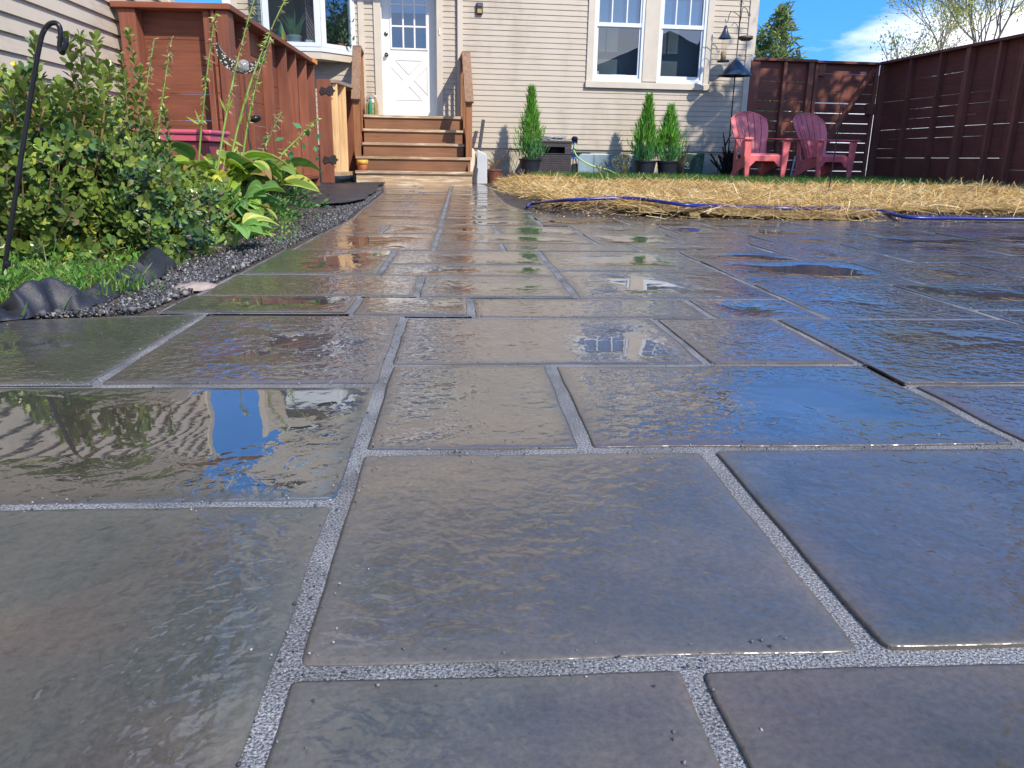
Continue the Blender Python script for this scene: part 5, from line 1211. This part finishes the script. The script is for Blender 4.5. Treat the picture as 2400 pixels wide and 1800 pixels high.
# flat fabric patch in front of the low gate
fpoly = [(690, 425), (900, 437), (912, 452), (860, 482), (800, 505), (740, 500), (715, 478), (700, 455)]
fp_ = [atZ(x, y, .0) for x, y in fpoly]
mb = MB(); cx_ = sum((p.x for p in fp_))/len(fp_); cy_ = sum(p.y for p in fp_)/len(fp_)
left_x = lambda Y: -2.5
nI, nJ = 50, 26
for i in range(nI):
    v = 6.0+i/(nI-1)*5.5
    for j in range(nJ):
        t = j/(nJ-1); e = lerp_tab(EDGE, v)-.05-.10*sm(v, 7.2, 6.2)-.25*sm(v, 6.6, 6.0)
        p0 = uv2(e+.04*mn.noise((v*3, 0, 0)), v); P_ = Vector((p0.x*(1-t)+(-2.75)*t, p0.y, 0))
        z = .010+.022*abs(mn.noise((P_.x*2.2, P_.y*1.3, 3)))+.012*mn.noise((P_.x*9, P_.y*9, 1))*.5
        mb.v.append((P_.x, P_.y, max(gz(P_.x, P_.y)+.02, z+.014)))
mb.f = [(i*nJ+j, i*nJ+j+1, (i+1)*nJ+j+1, (i+1)*nJ+j) for i in range(nI-1) for j in range(nJ-1)]
tag(mb.build('landscape_fabric', 'fabric', smooth=True), 'flat wet black landscape fabric on the ground in front of the low gate', 'fabric')

# ------------------------------------------------------------------ left bed: shrubs
def in_poly(x, y, P):
    c = False
    for (x0, y0), (x1, y1) in zip(P, P[1:]+P[:1]):
        if (y0 > y) != (y1 > y) and x < (x1-x0)*(y-y0)/(y1-y0)+x0: c = not c
    return c
def shrub(name, lab, poly, hf, nshoot, seed, sprigs=(), yellow=.03, size=(.018, .032), nfront=3):
    R = np.random.default_rng(seed)
    cx, cy = sum(p[0] for p in poly)/len(poly), sum(p[1] for p in poly)/len(poly)
    root = thing(name, lab, 'shrub', (cx, cy, 0.0))
    xs_ = [p[0] for p in poly]; ys_ = [p[1] for p in poly]
    def dist_edge(x, y):
        best = 9
        for (x0, y0), (x1, y1) in zip(poly, poly[1:]+poly[:1]):
            dx, dy = x1-x0, y1-y0; t = min(1, max(0, ((x-x0)*dx+(y-y0)*dy)/(dx*dx+dy*dy))); best = min(best, hypot(x-x0-dx*t, y-y0-dy*t))
        return best
    pos, yd, zd, sc_l, col = [], [], [], [], []; st = MB()
    def shoot(tip, d, L, big=1.0, leafn=None, tone=None):
        d = Vector(d).normalized(); tip = Vector(tip); n = leafn or int(7+L*70); a0 = R.uniform(0, 6.28)
        side = d.cross(Vector((.3, .9, .2))).normalized(); oth = d.cross(side)
        base_c = tone if tone is not None else ((.105, .165, .035) if R.uniform() > .45 else (.06, .125, .045) if R.uniform() > .35 else (.19, .25, .06))
        if tone is None and R.uniform() < yellow: base_c = (.38, .38, .05)
        vv = np.exp(R.normal(0, .22))
        for i in range(n):
            t = i/max(1, n-1); a = a0+i*2.4; opening = .42+.75*t**.7 if False else (.35+1.0*(1-t))
            rad = side*cos(a)+oth*sin(a); p = tip-d*(L*(1-t))
            ldir = (rad*min(1.25, .45+.9*(1-t)+R.normal(0, .15))+d*(.75-.35*(1-t)))
            nrm = d*1.0-rad*.5
            pos.append(p[:]); yd.append(ldir[:]); zd.append((nrm+Vector(R.normal(0, .25, 3)))[:]); s = R.uniform(*size)*big*(.65+.45*(1-abs(t-.4)))
            sc_l.append((s*R.uniform(.85, 1.25), s, s*R.uniform(.5, 1.6)))
            c = np.array(base_c)*vv*np.exp(R.normal(0, .14)); 
            if t > .75 and tone is None: c = c*np.array((1.5, 1.35, 1.0))
            if R.uniform() < .05: c = np.array((.22, .17, .10))
            col.append(tuple(c))
        return d
    k = 0
    while k < nshoot:
        x, y = R.uniform(min(xs_), max(xs_)), R.uniform(min(ys_), max(ys_))
        if not in_poly(x, y, poly): continue
        k += 1; de = dist_edge(x, y); H = hf(x, y)*min(1, (.30+de/.28)**.8 if de < .25 else 1)*(1+.13*mn.noise((x*5, y*5, seed)))
        if R.uniform() < .33:
            i_ = int(R.integers(0, nfront)); t_ = R.uniform(); x = poly[i_][0]*(1-t_)+poly[i_+1][0]*t_+R.normal(0, .05); y = poly[i_][1]*(1-t_)+poly[i_+1][1]*t_+abs(R.normal(0, .07)); H = hf(x, y)
            z = H*R.uniform(.03, .8)**1.1; d = (.45+R.normal(0, .3), -.6+R.normal(0, .3), .45+R.normal(0, .3))
        elif R.uniform() < .5:
            z = H*R.uniform(.86, 1.04); d = (R.normal(0, .3), R.normal(0, .3)-.15, 1)
        else:
            z = H*R.uniform(.06, .92)
            ox, oy = x-cx, y-cy; l_ = hypot(ox, oy)+1e-6; d = (ox/l_*.8+.35+R.normal(0, .3), oy/l_*.6-.55+R.normal(0, .3), .55+R.normal(0, .25))
        L = R.uniform(.05, .13); shoot((x-cx, y-cy, z), d, L)
        if k % 2 == 0: st.tube([((x-cx)*.5, (y-cy)*.5, .0), ((x-cx)*.85, (y-cy)*.85, z*.6), (x-cx, y-cy, z)], [.004, .003, .0015], 4)
    for (px, py, Y) in sprigs:
        top = atY(px, py, Y); bx, by = top.x+R.normal(0, .03), Y+R.normal(0, .03); z0 = hf(bx, by)*.75
        p0 = Vector((bx-cx, by-cy, z0)); p1 = Vector((top.x-cx, top.y-cy, top.z)); st.tube([p0, p0.lerp(p1, .5)+Vector((.01, 0, 0)), p1], [.004, .003, .002], 5)
        L = (p1-p0).length; shoot(p1, p1-p0, L*.97, 1.0, int(L*105)+8, tone=(.18, .25, .045) if R.uniform() < .6 else (.13, .19, .04))
        shoot(p1, p1-p0, .035, .95, 7, tone=(.20, .26, .05))
    scatter('leaves', *OBOV, pos, yd, zd, sc_l, col, 'leaf', root)
    st.build('stems', 'stem', root); return root
def hsh(x, y): return float(np.interp(x/y, [-.9, -.66, -.56, -.50, -.455, -.42, -.38], [.74, .72, .70, .62, .55, .47, .36]))*(.88+.10*(y-3))
gA = [g2(-120, 610, .0), g2(60, 640, .0), g2(180, 628, .0), g2(262, 622, .0), g2(300, 600, 0)]
polyA = gA+[(-1.50, 3.0), (-1.95, 3.35), (-2.62, 3.4), (-2.62, 2.2)]
polyB = [g2(250, 622, 0), g2(350, 628, .0), g2(430, 605, .0), g2(480, 560, .0), g2(500, 530, 0), (-1.42, 3.75), (-1.6, 4.1), (-2.65, 4.3), (-2.66, 3.2), (-1.95, 3.1)]
sprA = [(82, 92, 2.95), (45, 175, 2.7), (160, 95, 3.0), (188, 90, 3.05), (225, 92, 3.05), (140, 200, 2.8), (255, 160, 3.1), (20, 210, 2.6), (100, 215, 2.7), (205, 165, 2.9), (240, 175, 3.0)]
sprB = [(300, 78, 3.5), (330, 165, 3.6), (270, 170, 3.4), (292, 180, 3.4), (352, 275, 3.5), (312, 225, 3.5), (385, 262, 3.7), (285, 130, 3.5)]
shrub('evergreen_shrub', 'large glossy evergreen shrub with upright shoots against the garage wall, behind the hook', polyA, hsh, 1150, 11, sprA, .012, (.034, .050), 4)
shrub('evergreen_shrub', 'evergreen shrub with small rounded leaves in front of the brown screen', polyB, hsh, 1250, 12, sprB, .012, (.028, .041), 5)

# ------------------------------------------------------------------ left bed: hostas and friends
def hosta(P, lab, nl, size, spread, rise, seed, cols, name='hosta'):
    R = np.random.default_rng(seed); root = thing(name, lab, 'plant', P); st = MB()
    nu, nv = 15, 12; V, F, CC = [], [], []
    for k in range(nl):
        a = R.uniform(0, 2*pi) if k > 3 else (-.9+k*.5); L = size*R.uniform(.75, 1.15); w = L*R.uniform(.26, .36); pet = spread*R.uniform(.35, 1.0); hz = rise*R.uniform(.5, 1.0)
        dx = Vector((cos(a), sin(a), 0)); base = dx*pet+Vector((0, 0, hz)); st.tube(bez([(0, 0, 0), tuple(dx*pet*.3+Vector((0, 0, hz*.9))), tuple(base)], 6), [.007, .006, .006, .005, .005, .004, .004], 5)
        droop = R.uniform(.5, 1.5); tilt0 = R.uniform(.1, .7); sidev = Vector((-dx.y, dx.x, 0)); roll = R.normal(0, .35)
        o = len(V); p = base.copy(); cc = np.array(cols[R.integers(len(cols))])*np.exp(R.normal(0, .12)); margin = R.uniform() < .3
        brown = R.uniform() < .15
        for i in range(nv):
            t = i/(nv-1); ang = tilt0-droop*t; fwd = dx*cos(ang)+Vector((0, 0, sin(ang))); nrm = sidev.cross(fwd)*-1
            ww = w*sin(pi*min(1, t**.75*.98+.02))**.8*(1.02-t*.15)
            for j in range(nu):
                s = -1+2*j/(nu-1); q = p+sidev*(s*ww*cos(roll))+Vector((0, 0, s*ww*sin(roll)))+nrm*(-.0)+Vector((0, 0, abs(s)**1.5*ww*.32+.006*sin(s*14)*ww/w+.004*mn.noise((k*3.1, t*6, s*3))))
                V.append(tuple(q)); c = cc.copy()
                if margin and abs(s) > .62: c = np.array((.50, .52, .12))
                if brown and t > .65: c = np.array((.34, .22, .08))
                CC.append((*np.clip(c*(1+.22*cos(s*20)), 0, 1), 1))
            p = p+fwd*(L/(nv-1))
        F += [(o+i*nu+j, o+i*nu+j+1, o+(i+1)*nu+j+1, o+(i+1)*nu+j) for i in range(nv-1) for j in range(nu-1)]
    me = bpy.data.meshes.new('leaves'); me.from_pydata(V, [], F); at = me.color_attributes.new('col', 'FLOAT_COLOR', 'POINT'); at.data.foreach_set('color', np.array(CC).ravel())
    me.polygons.foreach_set('use_smooth', [True]*len(F)); me.materials.append(M['soft']); o_ = bpy.data.objects.new('leaves', me); C.objects.link(o_); o_.parent = root
    st.build('leaf_stalks', 'gstem', root); return root
green = [(.14, .27, .04), (.22, .36, .05), (.30, .42, .06), (.10, .20, .05)]
hb = atZ(560, 500, .0); hb = Vector((-1.62, 4.45, .03)); hosta(hb, 'tall hosta with broad yellow green leaves below the moon ornament', 34, .23, .22, .34, 3, green)
h2 = Vector((-1.40, 4.02, .02)); hosta(h2, 'low hosta with cream edged leaves spilling towards the gravel', 30, .17, .15, .17, 4, [(.16, .32, .08), (.24, .40, .08), (.12, .28, .10)])
h3 = Vector((-1.17, 3.3, .01)); hosta(h3, 'small hosta clump at the lower right of the shrubs', 8, .15, .08, .09, 8, [(.18, .36, .08), (.3, .44, .08)])
h4 = Vector((-1.66, 5.0, .03)); hosta(h4, 'hosta with drooping browning leaves next to the leafy ground plant', 18, .24, .24, .28, 9, [(.12, .22, .05), (.40, .42, .08), (.20, .30, .06)])
bushlet(Vector((-1.62, 5.28, .02)), .30, .30, 2100, (.085, .20, .05), 'ground_plant', 'dense small leaved green plant at the right end of the bed', 'plant', (.028, .048), OVAL, 'soft', .28)
bushlet(Vector((-1.50, 4.65, .01)), .26, .14, 900, (.10, .22, .05), 'ground_plant', 'low spreading green plant between the hostas and the gravel', 'plant', (.016, .03), OVAL, 'soft', .28)
bushlet(Vector((-2.15, 4.7, .02)), .35, .42, 700, (.09, .17, .05), 'leafy_plant', 'dark leafy plant behind the hostas against the brown screen', 'plant', (.03, .06), OVAL, 'soft', .28)
def stalk(base, top, lab, dry, seed, lean=.1):
    R = np.random.default_rng(seed); root = thing('flower_stalk', lab, 'plant', base, 0, 'spent hosta flower stalks')
    b = Vector((0, 0, 0)); t = Vector(top)-Vector(base); midp = t*.5+Vector((-lean, 0, .05)); P = bez([b, midp, t], 12)
    MB().tube(P, [.006]*4+[.005]*4+[.003]*5, 6).build('stalk', 'gstem', root)
    pos, yd, col = [], [], []
    for k in range(85):
        f = R.uniform(.42, 1.0); i = f*12; p = P[int(min(11, i))].lerp(P[int(min(11, i))+1], i % 1); a = R.uniform(0, 6.28)
        pos.append(p[:]); yd.append((cos(a)*.8, sin(a)*.8, R.uniform(-1.0, .5))); col.append((.30, .23, .13) if R.uniform() < dry else (.28, .38, .08))
    scatter('seed_pods', *OVAL, pos, yd, rdir(len(pos)), np.stack([R.uniform(.014, .026, len(pos)), R.uniform(.025, .045, len(pos)), R.uniform(.01, .02, len(pos))], 1), np.array(col)*np.exp(R.normal(0, .2, (len(col), 1))), 'cotton', root)
    for k in range(3):
        p = P[int(R.integers(2, 6))]; scatter('bract', *OVAL, [p[:]], [(R.normal(0, .7), -.2, .9)], [(0, -1, .3)], [(.03, .09, .04)], [(.30, .42, .08)], 'soft', root)
def tp3(px, py, Y): return atY(px, py, Y)
stalk(Vector((-1.62, 4.3, .1)), tp3(605, -30, 4.5), 'tallest dry flower stalk reaching over the top of the brown screen', .8, 1, .05)
stalk(Vector((-1.60, 4.4, .1)), tp3(700, -60, 4.6), 'dark thin seed stalk leaning right in front of the bay window', .9, 2, .12)
stalk(Vector((-1.75, 4.4, .1)), tp3(505, 32, 4.3), 'dry flower stalk left of the moon ornament', .7, 3, .02)
stalk(Vector((-1.55, 4.5, .1)), tp3(635, 85, 4.6), 'bright green flower stalk crossing the moon ornament', .4, 4, .06)
stalk(Vector((-2.2, 4.6, .1)), tp3(362, 90, 4.6), 'leftmost thin seed stalk in front of the brown screen boards', .9, 5, .0)
stalk(Vector((-2.1, 4.6, .1)), tp3(403, 88, 4.6), 'thin pale seed stalk second from the left before the screen boards', .8, 6, .0)
stalk(Vector((-1.6, 4.7, .15)), tp3(745, 278, 4.9), 'short stalk leaning far right with green buds before the screen', .3, 7, -.05)
stalk(Vector((-1.62, 4.8, .15)), tp3(660, 262, 4.9), 'short stalk topped with brown dried blossoms under the moon ornament', .95, 8, -.02)
n_ = 16
tag(scatter('vine', *OVAL, [tuple(atY(rng.uniform(600, 745), rng.uniform(300, 400), 4.9)) for _ in range(n_)], rdir(n_)+[0, 0, .2], rng.normal(0, .3, (n_, 3))+[0, -1, .6], [(s_, s_*.8, s_*.5) for s_ in rng.uniform(.05, .09, n_)], jit((.06, .22, .09), n_), 'soft'), 'rounded blue green vine leaves in front of the brown screen', 'vine')
# weeds in the lower left corner
pos, yd, scl, col = [], [], [], []
while len(pos) < 2800:
    px, py = rng.uniform(-60, 330), rng.uniform(612, 705)
    if py > 715-px*.16: continue
    p = atZ(px, py, .03); pos.append((p.x+rng.normal(0, .03), p.y+rng.normal(0, .05), rng.uniform(0, .02))); yd.append((rng.normal(0, .7), rng.normal(0, .7), 1)); L = rng.uniform(.02, .055)*(2.4 if rng.uniform() < .06 else 1)
    scl.append((rng.uniform(.003, .006), L, L)); col.append((.075, .18, .03) if rng.uniform() < .7 else (.18, .27, .06) if rng.uniform() < .8 else (.45, .42, .2))
tag(scatter('weedy_grass', *BLADE, pos, yd, rng.normal(size=(len(pos), 3)), scl, np.array(col)*np.exp(rng.normal(0, .2, (len(pos), 1))), 'soft'), 'bright green weeds and grass in the lower left corner of the bed', 'grass', kind='stuff')
pos, yd, zd, scl, col = [], [], [], [], []
for _ in range(2400):
    px, py = rng.uniform(-60, 330), rng.uniform(590, 700)
    if rng.uniform() < .35: px, py = rng.uniform(520, 700), rng.uniform(480, 560)
    elif py > 712-px*.17: continue
    p = atZ(px, py, .03); pos.append((p.x, p.y, rng.uniform(.0, .075))); yd.append(tuple(rdir(1)[0]+[0, 0, .3])); zd.append((rng.normal(0, .4), rng.normal(0, .4)-.3, 1)); s_ = rng.uniform(.010, .028); scl.append((s_, s_, s_))
    col.append((.10, .23, .03) if rng.uniform() < .92 else (.36, .36, .05))
tag(scatter('clover_weeds', *OVAL, pos, yd, zd, scl, np.array(col)*np.exp(rng.normal(0, .2, (len(col), 1))), 'soft'), 'small leaved bright green weeds along the front of the bed', 'ground cover', kind='stuff')

# ------------------------------------------------------------------ hook, moon light, pink table
q = Vector((atZ(2, 696, .0).x, atZ(2, 696, .0).y, 0)); Yh = q.y
def hk(px, py): P = atY(px, py, Yh); return P-q
hs = thing('shepherd_hook', 'black metal shepherd hook standing in the weeds at the far left', 'garden hook', q)
pts = [(0, 0, -.1)]+[hk(px, py) for px, py in ((4, 694), (45, 400), (78, 190), (94, 100), (104, 70), (117, 56), (130, 54), (139, 62), (142, 80), (140, 105), (141, 118), (147, 124))]
hk2 = [p+Vector((0, -.012, 0)) for p in (hk(155, 118), hk(161, 104), hk(160, 88))]
MB().tube(spline(pts+hk2, 6), .0062, 12).build('hook', 'black', hs, smooth=True)
kn = hk(47, 398); MB().lathe([(.0075, -.008), (.0082, 0), (.0075, .008)], tuple(hk(17, 618)), 12).build('joint_ring', 'black', hs)
Ym = 5.05; q = atY(622, 420, Ym); q.z = 0.02
ml = thing('moon_light', 'bronze crescent moon ornament with a clear glass ball on a stake', 'garden ornament', q)
def mo(px, py): P = atY(px, py, Ym); return P-q
c_ = mo(571, 122); top = mo(572, 178)
MB().tube([(0, 0, -.1), mo(584, 330), top], .0055, 8).build('stake', 'rust', ml, smooth=True)
outer, inner = [], []
R1 = .148; cc = mo(566, 116)
for t in np.linspace(radians(165), radians(355), 30):
    outer.append((cc.x+R1*cos(t), cc.z+R1*sin(t)*.92))
    w_ = .068*sin((t-radians(165))/(radians(190))*pi)**.8; inner.append((cc.x+(R1-w_)*cos(t)+.004, cc.z+(R1-w_)*sin(t)*.92))
def lace():
    m, t, b = newmat('pierced_bronze'); v = N(t, 'ShaderNodeTexVoronoi', Scale=75.0); t.links.new(coords(t), v.inputs['Vector'])
    t.links.new(ramp(t, v.outputs['Distance'], [(.34, (.62, .58, .48)), (.40, (.035, .03, .026))]), b.inputs['Base Color']); b.inputs['Roughness'].default_value = .45; b.inputs['Metallic'].default_value = .2; return m
mb = MB(); n_ = len(outer)
vs = [(x, -.014, z) for x, z in outer]+[(x, -.014, z) for x, z in inner]+[(x, .014, z) for x, z in outer]+[(x, .014, z) for x, z in inner]
f = []
for i in range(n_-1): f += [(i, i+1, n_+i+1, n_+i), (2*n_+i, 3*n_+i, 3*n_+i+1, 2*n_+i+1), (i, 2*n_+i, 2*n_+i+1, i+1), (n_+i, n_+i+1, 3*n_+i+1, 3*n_+i)]
mb.add(vs, f).build('crescent', lace(), ml)
gb = bpy.data.materials.new('crackled_glass'); gb.use_nodes = True; b = gb.node_tree.nodes['Principled BSDF']; b.inputs['Base Color'].default_value = (.9, .88, .84, 1); b.inputs['Transmission Weight'].default_value = .75; b.inputs['Roughness'].default_value = .12
vn = N(gb.node_tree, 'ShaderNodeTexVoronoi', Scale=60.0, feature='DISTANCE_TO_EDGE'); gb.node_tree.links.new(coords(gb.node_tree), vn.inputs['Vector']); bp = N(gb.node_tree, 'ShaderNodeBump', Strength=.6, Distance=.004); gb.node_tree.links.new(vn.outputs['Distance'], bp.inputs['Height']); gb.node_tree.links.new(bp.outputs[0], b.inputs['Normal'])
bc = mo(571, 156); MB().lathe([(max(0.0, .040*sin(a)), -.040*cos(a)) for a in np.linspace(0, pi, 18)], tuple(bc), 24, cap=False).build('glass_ball', gb, ml, smooth=True)
sp = mo(597, 279); MB().lathe([(max(0.0, .042*sin(a)), -.022*cos(a)) for a in np.linspace(0, pi, 14)], seg=20, cap=False, mt=Matrix.Translation(sp) @ Matrix.Rotation(radians(-18), 4, 'Y')).tube([mo(585, 284), mo(590, 281)], .006, 6).build('solar_cap', plain('dark_bronze', (.035, .028, .025), .25, .2, 10, metal=.5), ml, smooth=True)
# pink table
Yp = 5.55; pA = atY(385, 303, Yp); pB = atY(496, 303, Yp); zt_ = pA.z; cxp = (pA.x+pB.x)/2-.12
pt = thing('toy_box', 'pink lidded plastic play box half hidden by the shrubs before the brown screen', 'toy box', (cxp, Yp+.12, 0))
MB().box(-.30, .30, -.19, .19, zt_-.03, zt_).build('lid', 'pink', pt, .012)
MB().box(-.285, .285, -.175, .175, zt_-.075, zt_-.031).build('lid_rim', 'pink', pt, .006)
MB().box(-.26, .26, -.15, .15, .02, zt_-.076).build('body', plain('dull_dark_pink_plastic', (.32, .06, .08), .5, .2, 4), pt, .01)
q = atZ(138, 727, .0); tag(MB().lathe([(.0, 0), (.018, .0), (.022, .01), (.012, .02), (0, .02)], seg=10).build('pebble', 'terra', loc=(q.x-.01, q.y+.015, -.0), smooth=True), 'small orange brown pebble at the far left edge of the patio', 'pebble')

# ------------------------------------------------------------------ trees
def branches(R, base, h, spread, depth=4, r0=.16, gen=3, up=.5, nb=(3, 5), wob=.25):
    segs, tips = [], []
    def grow(p, d, L, r, k):
        n = 4; pts = [p]; dd = d.copy()
        for i in range(n):
            dd = (dd+Vector(R.normal(0, wob*.35, 3))+Vector((0, 0, .05*up))).normalized(); p = p+dd*L/n; pts.append(p)
        segs.append((pts, [r*(1-.45*i/n) for i in range(n+1)]))
        if k >= depth: tips.append((pts[-1], dd)); tips.append((pts[2], dd)); return
        for j in range(int(R.integers(nb[0], nb[1]+1))):
            a = R.uniform(0, 2*pi); s = spread*R.uniform(.5, 1.2)
            x = dd.cross(Vector((.2, .4, 1))).normalized(); y = dd.cross(x); nd = (dd+(x*cos(a)+y*sin(a))*s).normalized()
            st_p = pts[-1] if j < 2 else pts[int(R.integers(2, n))]
            grow(st_p, nd, L*R.uniform(.6, .82), r*.55, k+1)
        tips.append((pts[-1], dd))
    grow(Vector(base), Vector((0, 0, 1)), h, r0, 0)
    return segs, tips
def tree(name, lab, base, h0, spread, seed, leafc, nleaf, lsize, cloud, depth=4, r0=.16, bark='bark', nb=(3, 4), up=.5, group=None, wob=.25):
    R = np.random.default_rng(seed); root = thing(name, lab, 'tree', base, 0, group); segs, tips = branches(R, (0, 0, 0), h0, spread, depth, r0, nb=nb, up=up, wob=wob)
    tk = MB(); tk.tube(segs[0][0], segs[0][1], 8); tk.build('trunk', bark, root)
    br = MB()
    for p, r in segs[1:]: br.tube(p, [max(.006, x) for x in r], 4, cap=False)
    br.build('branches', bark, root)
    T = np.array([t[0][:] for t in tips]); i = R.integers(0, len(T), nleaf); pos = T[i]+R.normal(0, cloud, (nleaf, 3))
    c = np.array(leafc)[R.integers(0, len(leafc), nleaf)]*np.exp(R.normal(0, .22, (nleaf, 1)))
    scatter('crown', *OVAL, pos, R.normal(size=(nleaf, 3)), R.normal(size=(nleaf, 3)), R.uniform(*lsize, nleaf), c, 'tree', root, False); return root
# autumn tree with see-through branches over the right fence
def far(px, Y): P = atY(px, 300, Y); return Vector((P.x, Y, 0))
tree('autumn_tree', 'thinning yellow green autumn tree with bare twigs behind the right fence', far(2245, 24), 2.6, .62, 21, [(.46, .46, .12), (.52, .44, .10), (.32, .38, .10)], 9000, (.06, .12), .20, 5, .10, 'twig', (3, 4), .7)
tree('bare_tree', 'small nearly bare tree with a few reddish leaves between fence and cloud', far(2130, 22), 1.5, .55, 23, [(.28, .12, .08), (.30, .28, .08)], 500, (.05, .09), .12, 4, .06, 'twig', (3, 4), .8)
tree('young_tree', 'low pale green treetop showing just above the corner of the fence', far(2108, 20), 1.45, .40, 29, [(.26, .32, .08), (.20, .28, .08)], 900, (.05, .10), .14, 3, .06, 'twig', (3, 4), .8)
# conifer beyond the corner
def spruce(base, h, r, lab, seed):
    R = np.random.default_rng(seed); root = thing('spruce_tree', lab, 'tree', base)
    MB().tube([(0, 0, 0), (0, 0, h*.5), (.05, 0, h)], [.18, .1, .02], 8).build('trunk', 'bark', root)
    br = MB(); pos, yd = [], []
    for k in range(95):
        f = (k+R.uniform())/95; z = h*(.12+.86*f); L = r*(1-f)**.75*R.uniform(.65, 1.15)+.12; a = R.uniform(0, 2*pi)
        d = Vector((cos(a), sin(a), 0)); P = bez([(0, 0, z), tuple(d*L*.6+Vector((0, 0, z-.12*L))), tuple(d*L+Vector((0, 0, z+.22*L)))], 6); br.tube(P, [.03*(1-.12*i)*(1.2-f) for i in range(7)], 4, cap=False)
        for q in range(int(34*L/r*1.6)+10):
            t = R.uniform(.12, 1)*6; i = int(min(5, t)); p = P[i].lerp(P[i+1], t-i); pos.append((p+Vector(R.normal(0, .07, 3)))[:]); yd.append((d*.8+Vector(R.normal(0, .6, 3))+Vector((0, 0, .15)))[:])
    br.build('branches', 'bark', root); n = len(pos)
    T = ([(-.5, 0, 0), (.5, 0, 0), (.3, .6, -.1), (-.3, .6, -.1), (0, 1, 0), (0, .2, .4), (0, .2, -.4)], [(0, 1, 2, 3), (3, 2, 4), (0, 5, 4), (0, 6, 4)])
    c = np.array((.24, .30, .12))*np.exp(R.normal(0, .3, (n, 1)))*np.exp(R.normal(0, .08, (n, 3)))
    scatter('needles', *T, pos, yd, R.normal(size=(n, 3)), np.stack([R.uniform(.04, .08, n), R.uniform(.16, .36, n), R.uniform(.06, .1, n)], 1), c, 'tree', root, False)
spruce(far(1798, 26)+Vector((0, 0, 0)), 4.95, 1.75, 'blue green conifer beyond the fence beside the house corner', 5)
# trees outside the picture that shade the gate and show in the wet slabs and the window glass
tree('shade_tree', 'large leafy tree outside the picture whose shade falls on the gate', Vector((10.5, 9.4, 0)), 3.0, .62, 41, [(.08, .14, .03), (.14, .18, .04), (.20, .20, .05)], 17000, (.13, .24), .26, 4, .22, 'bark', (3, 5), .4)
tree('shade_tree', 'large dark tree outside the picture behind the garage', Vector((-8.4, 7.6, 0)), 3.2, .66, 43, [(.06, .10, .03), (.10, .13, .04)], 14000, (.10, .20), .28, 4, .24, 'bark', (3, 5), .4)
tree('shade_tree', 'leafy tree outside the picture beyond the right fence near the gate', Vector((13, 13.8, 0)), 2.4, .66, 48, [(.07, .12, .03), (.12, .15, .04)], 15000, (.14, .24), .3, 3, .2, 'bark', (4, 5), .3)
for k, (x, y, s_) in enumerate(((-17, -17, 44), (12, -25, 45), (22, -10, 46), (-18, -6, 47))):
    tree('yard_tree', ('leafy tree behind the camera on the left', 'leafy tree straight behind the camera', 'leafy tree behind the camera on the right', 'leafy tree far left behind the camera')[k], Vector((x, y, 0)), 2.0, .7, s_, [(.06, .11, .03), (.10, .14, .04)], 5000, (.12, .24), .32, 3, .2, 'bark', (4, 5), .3)
nb_ = thing('neighbour_house', 'house across the yard behind the camera', 'house', (15.5, -16, 0), .35)
MB().box(-6, 6, -4, 4, 0, 3.4).build('wall', 'siding2', nb_); MB().prism([(-6.6, 3.3), (6.6, 3.3), (0, 6.4)], -4.4, 4.4).build('roof', plain('grey_brown_shingle', (.22, .19, .17), .8, .2, 20), nb_)
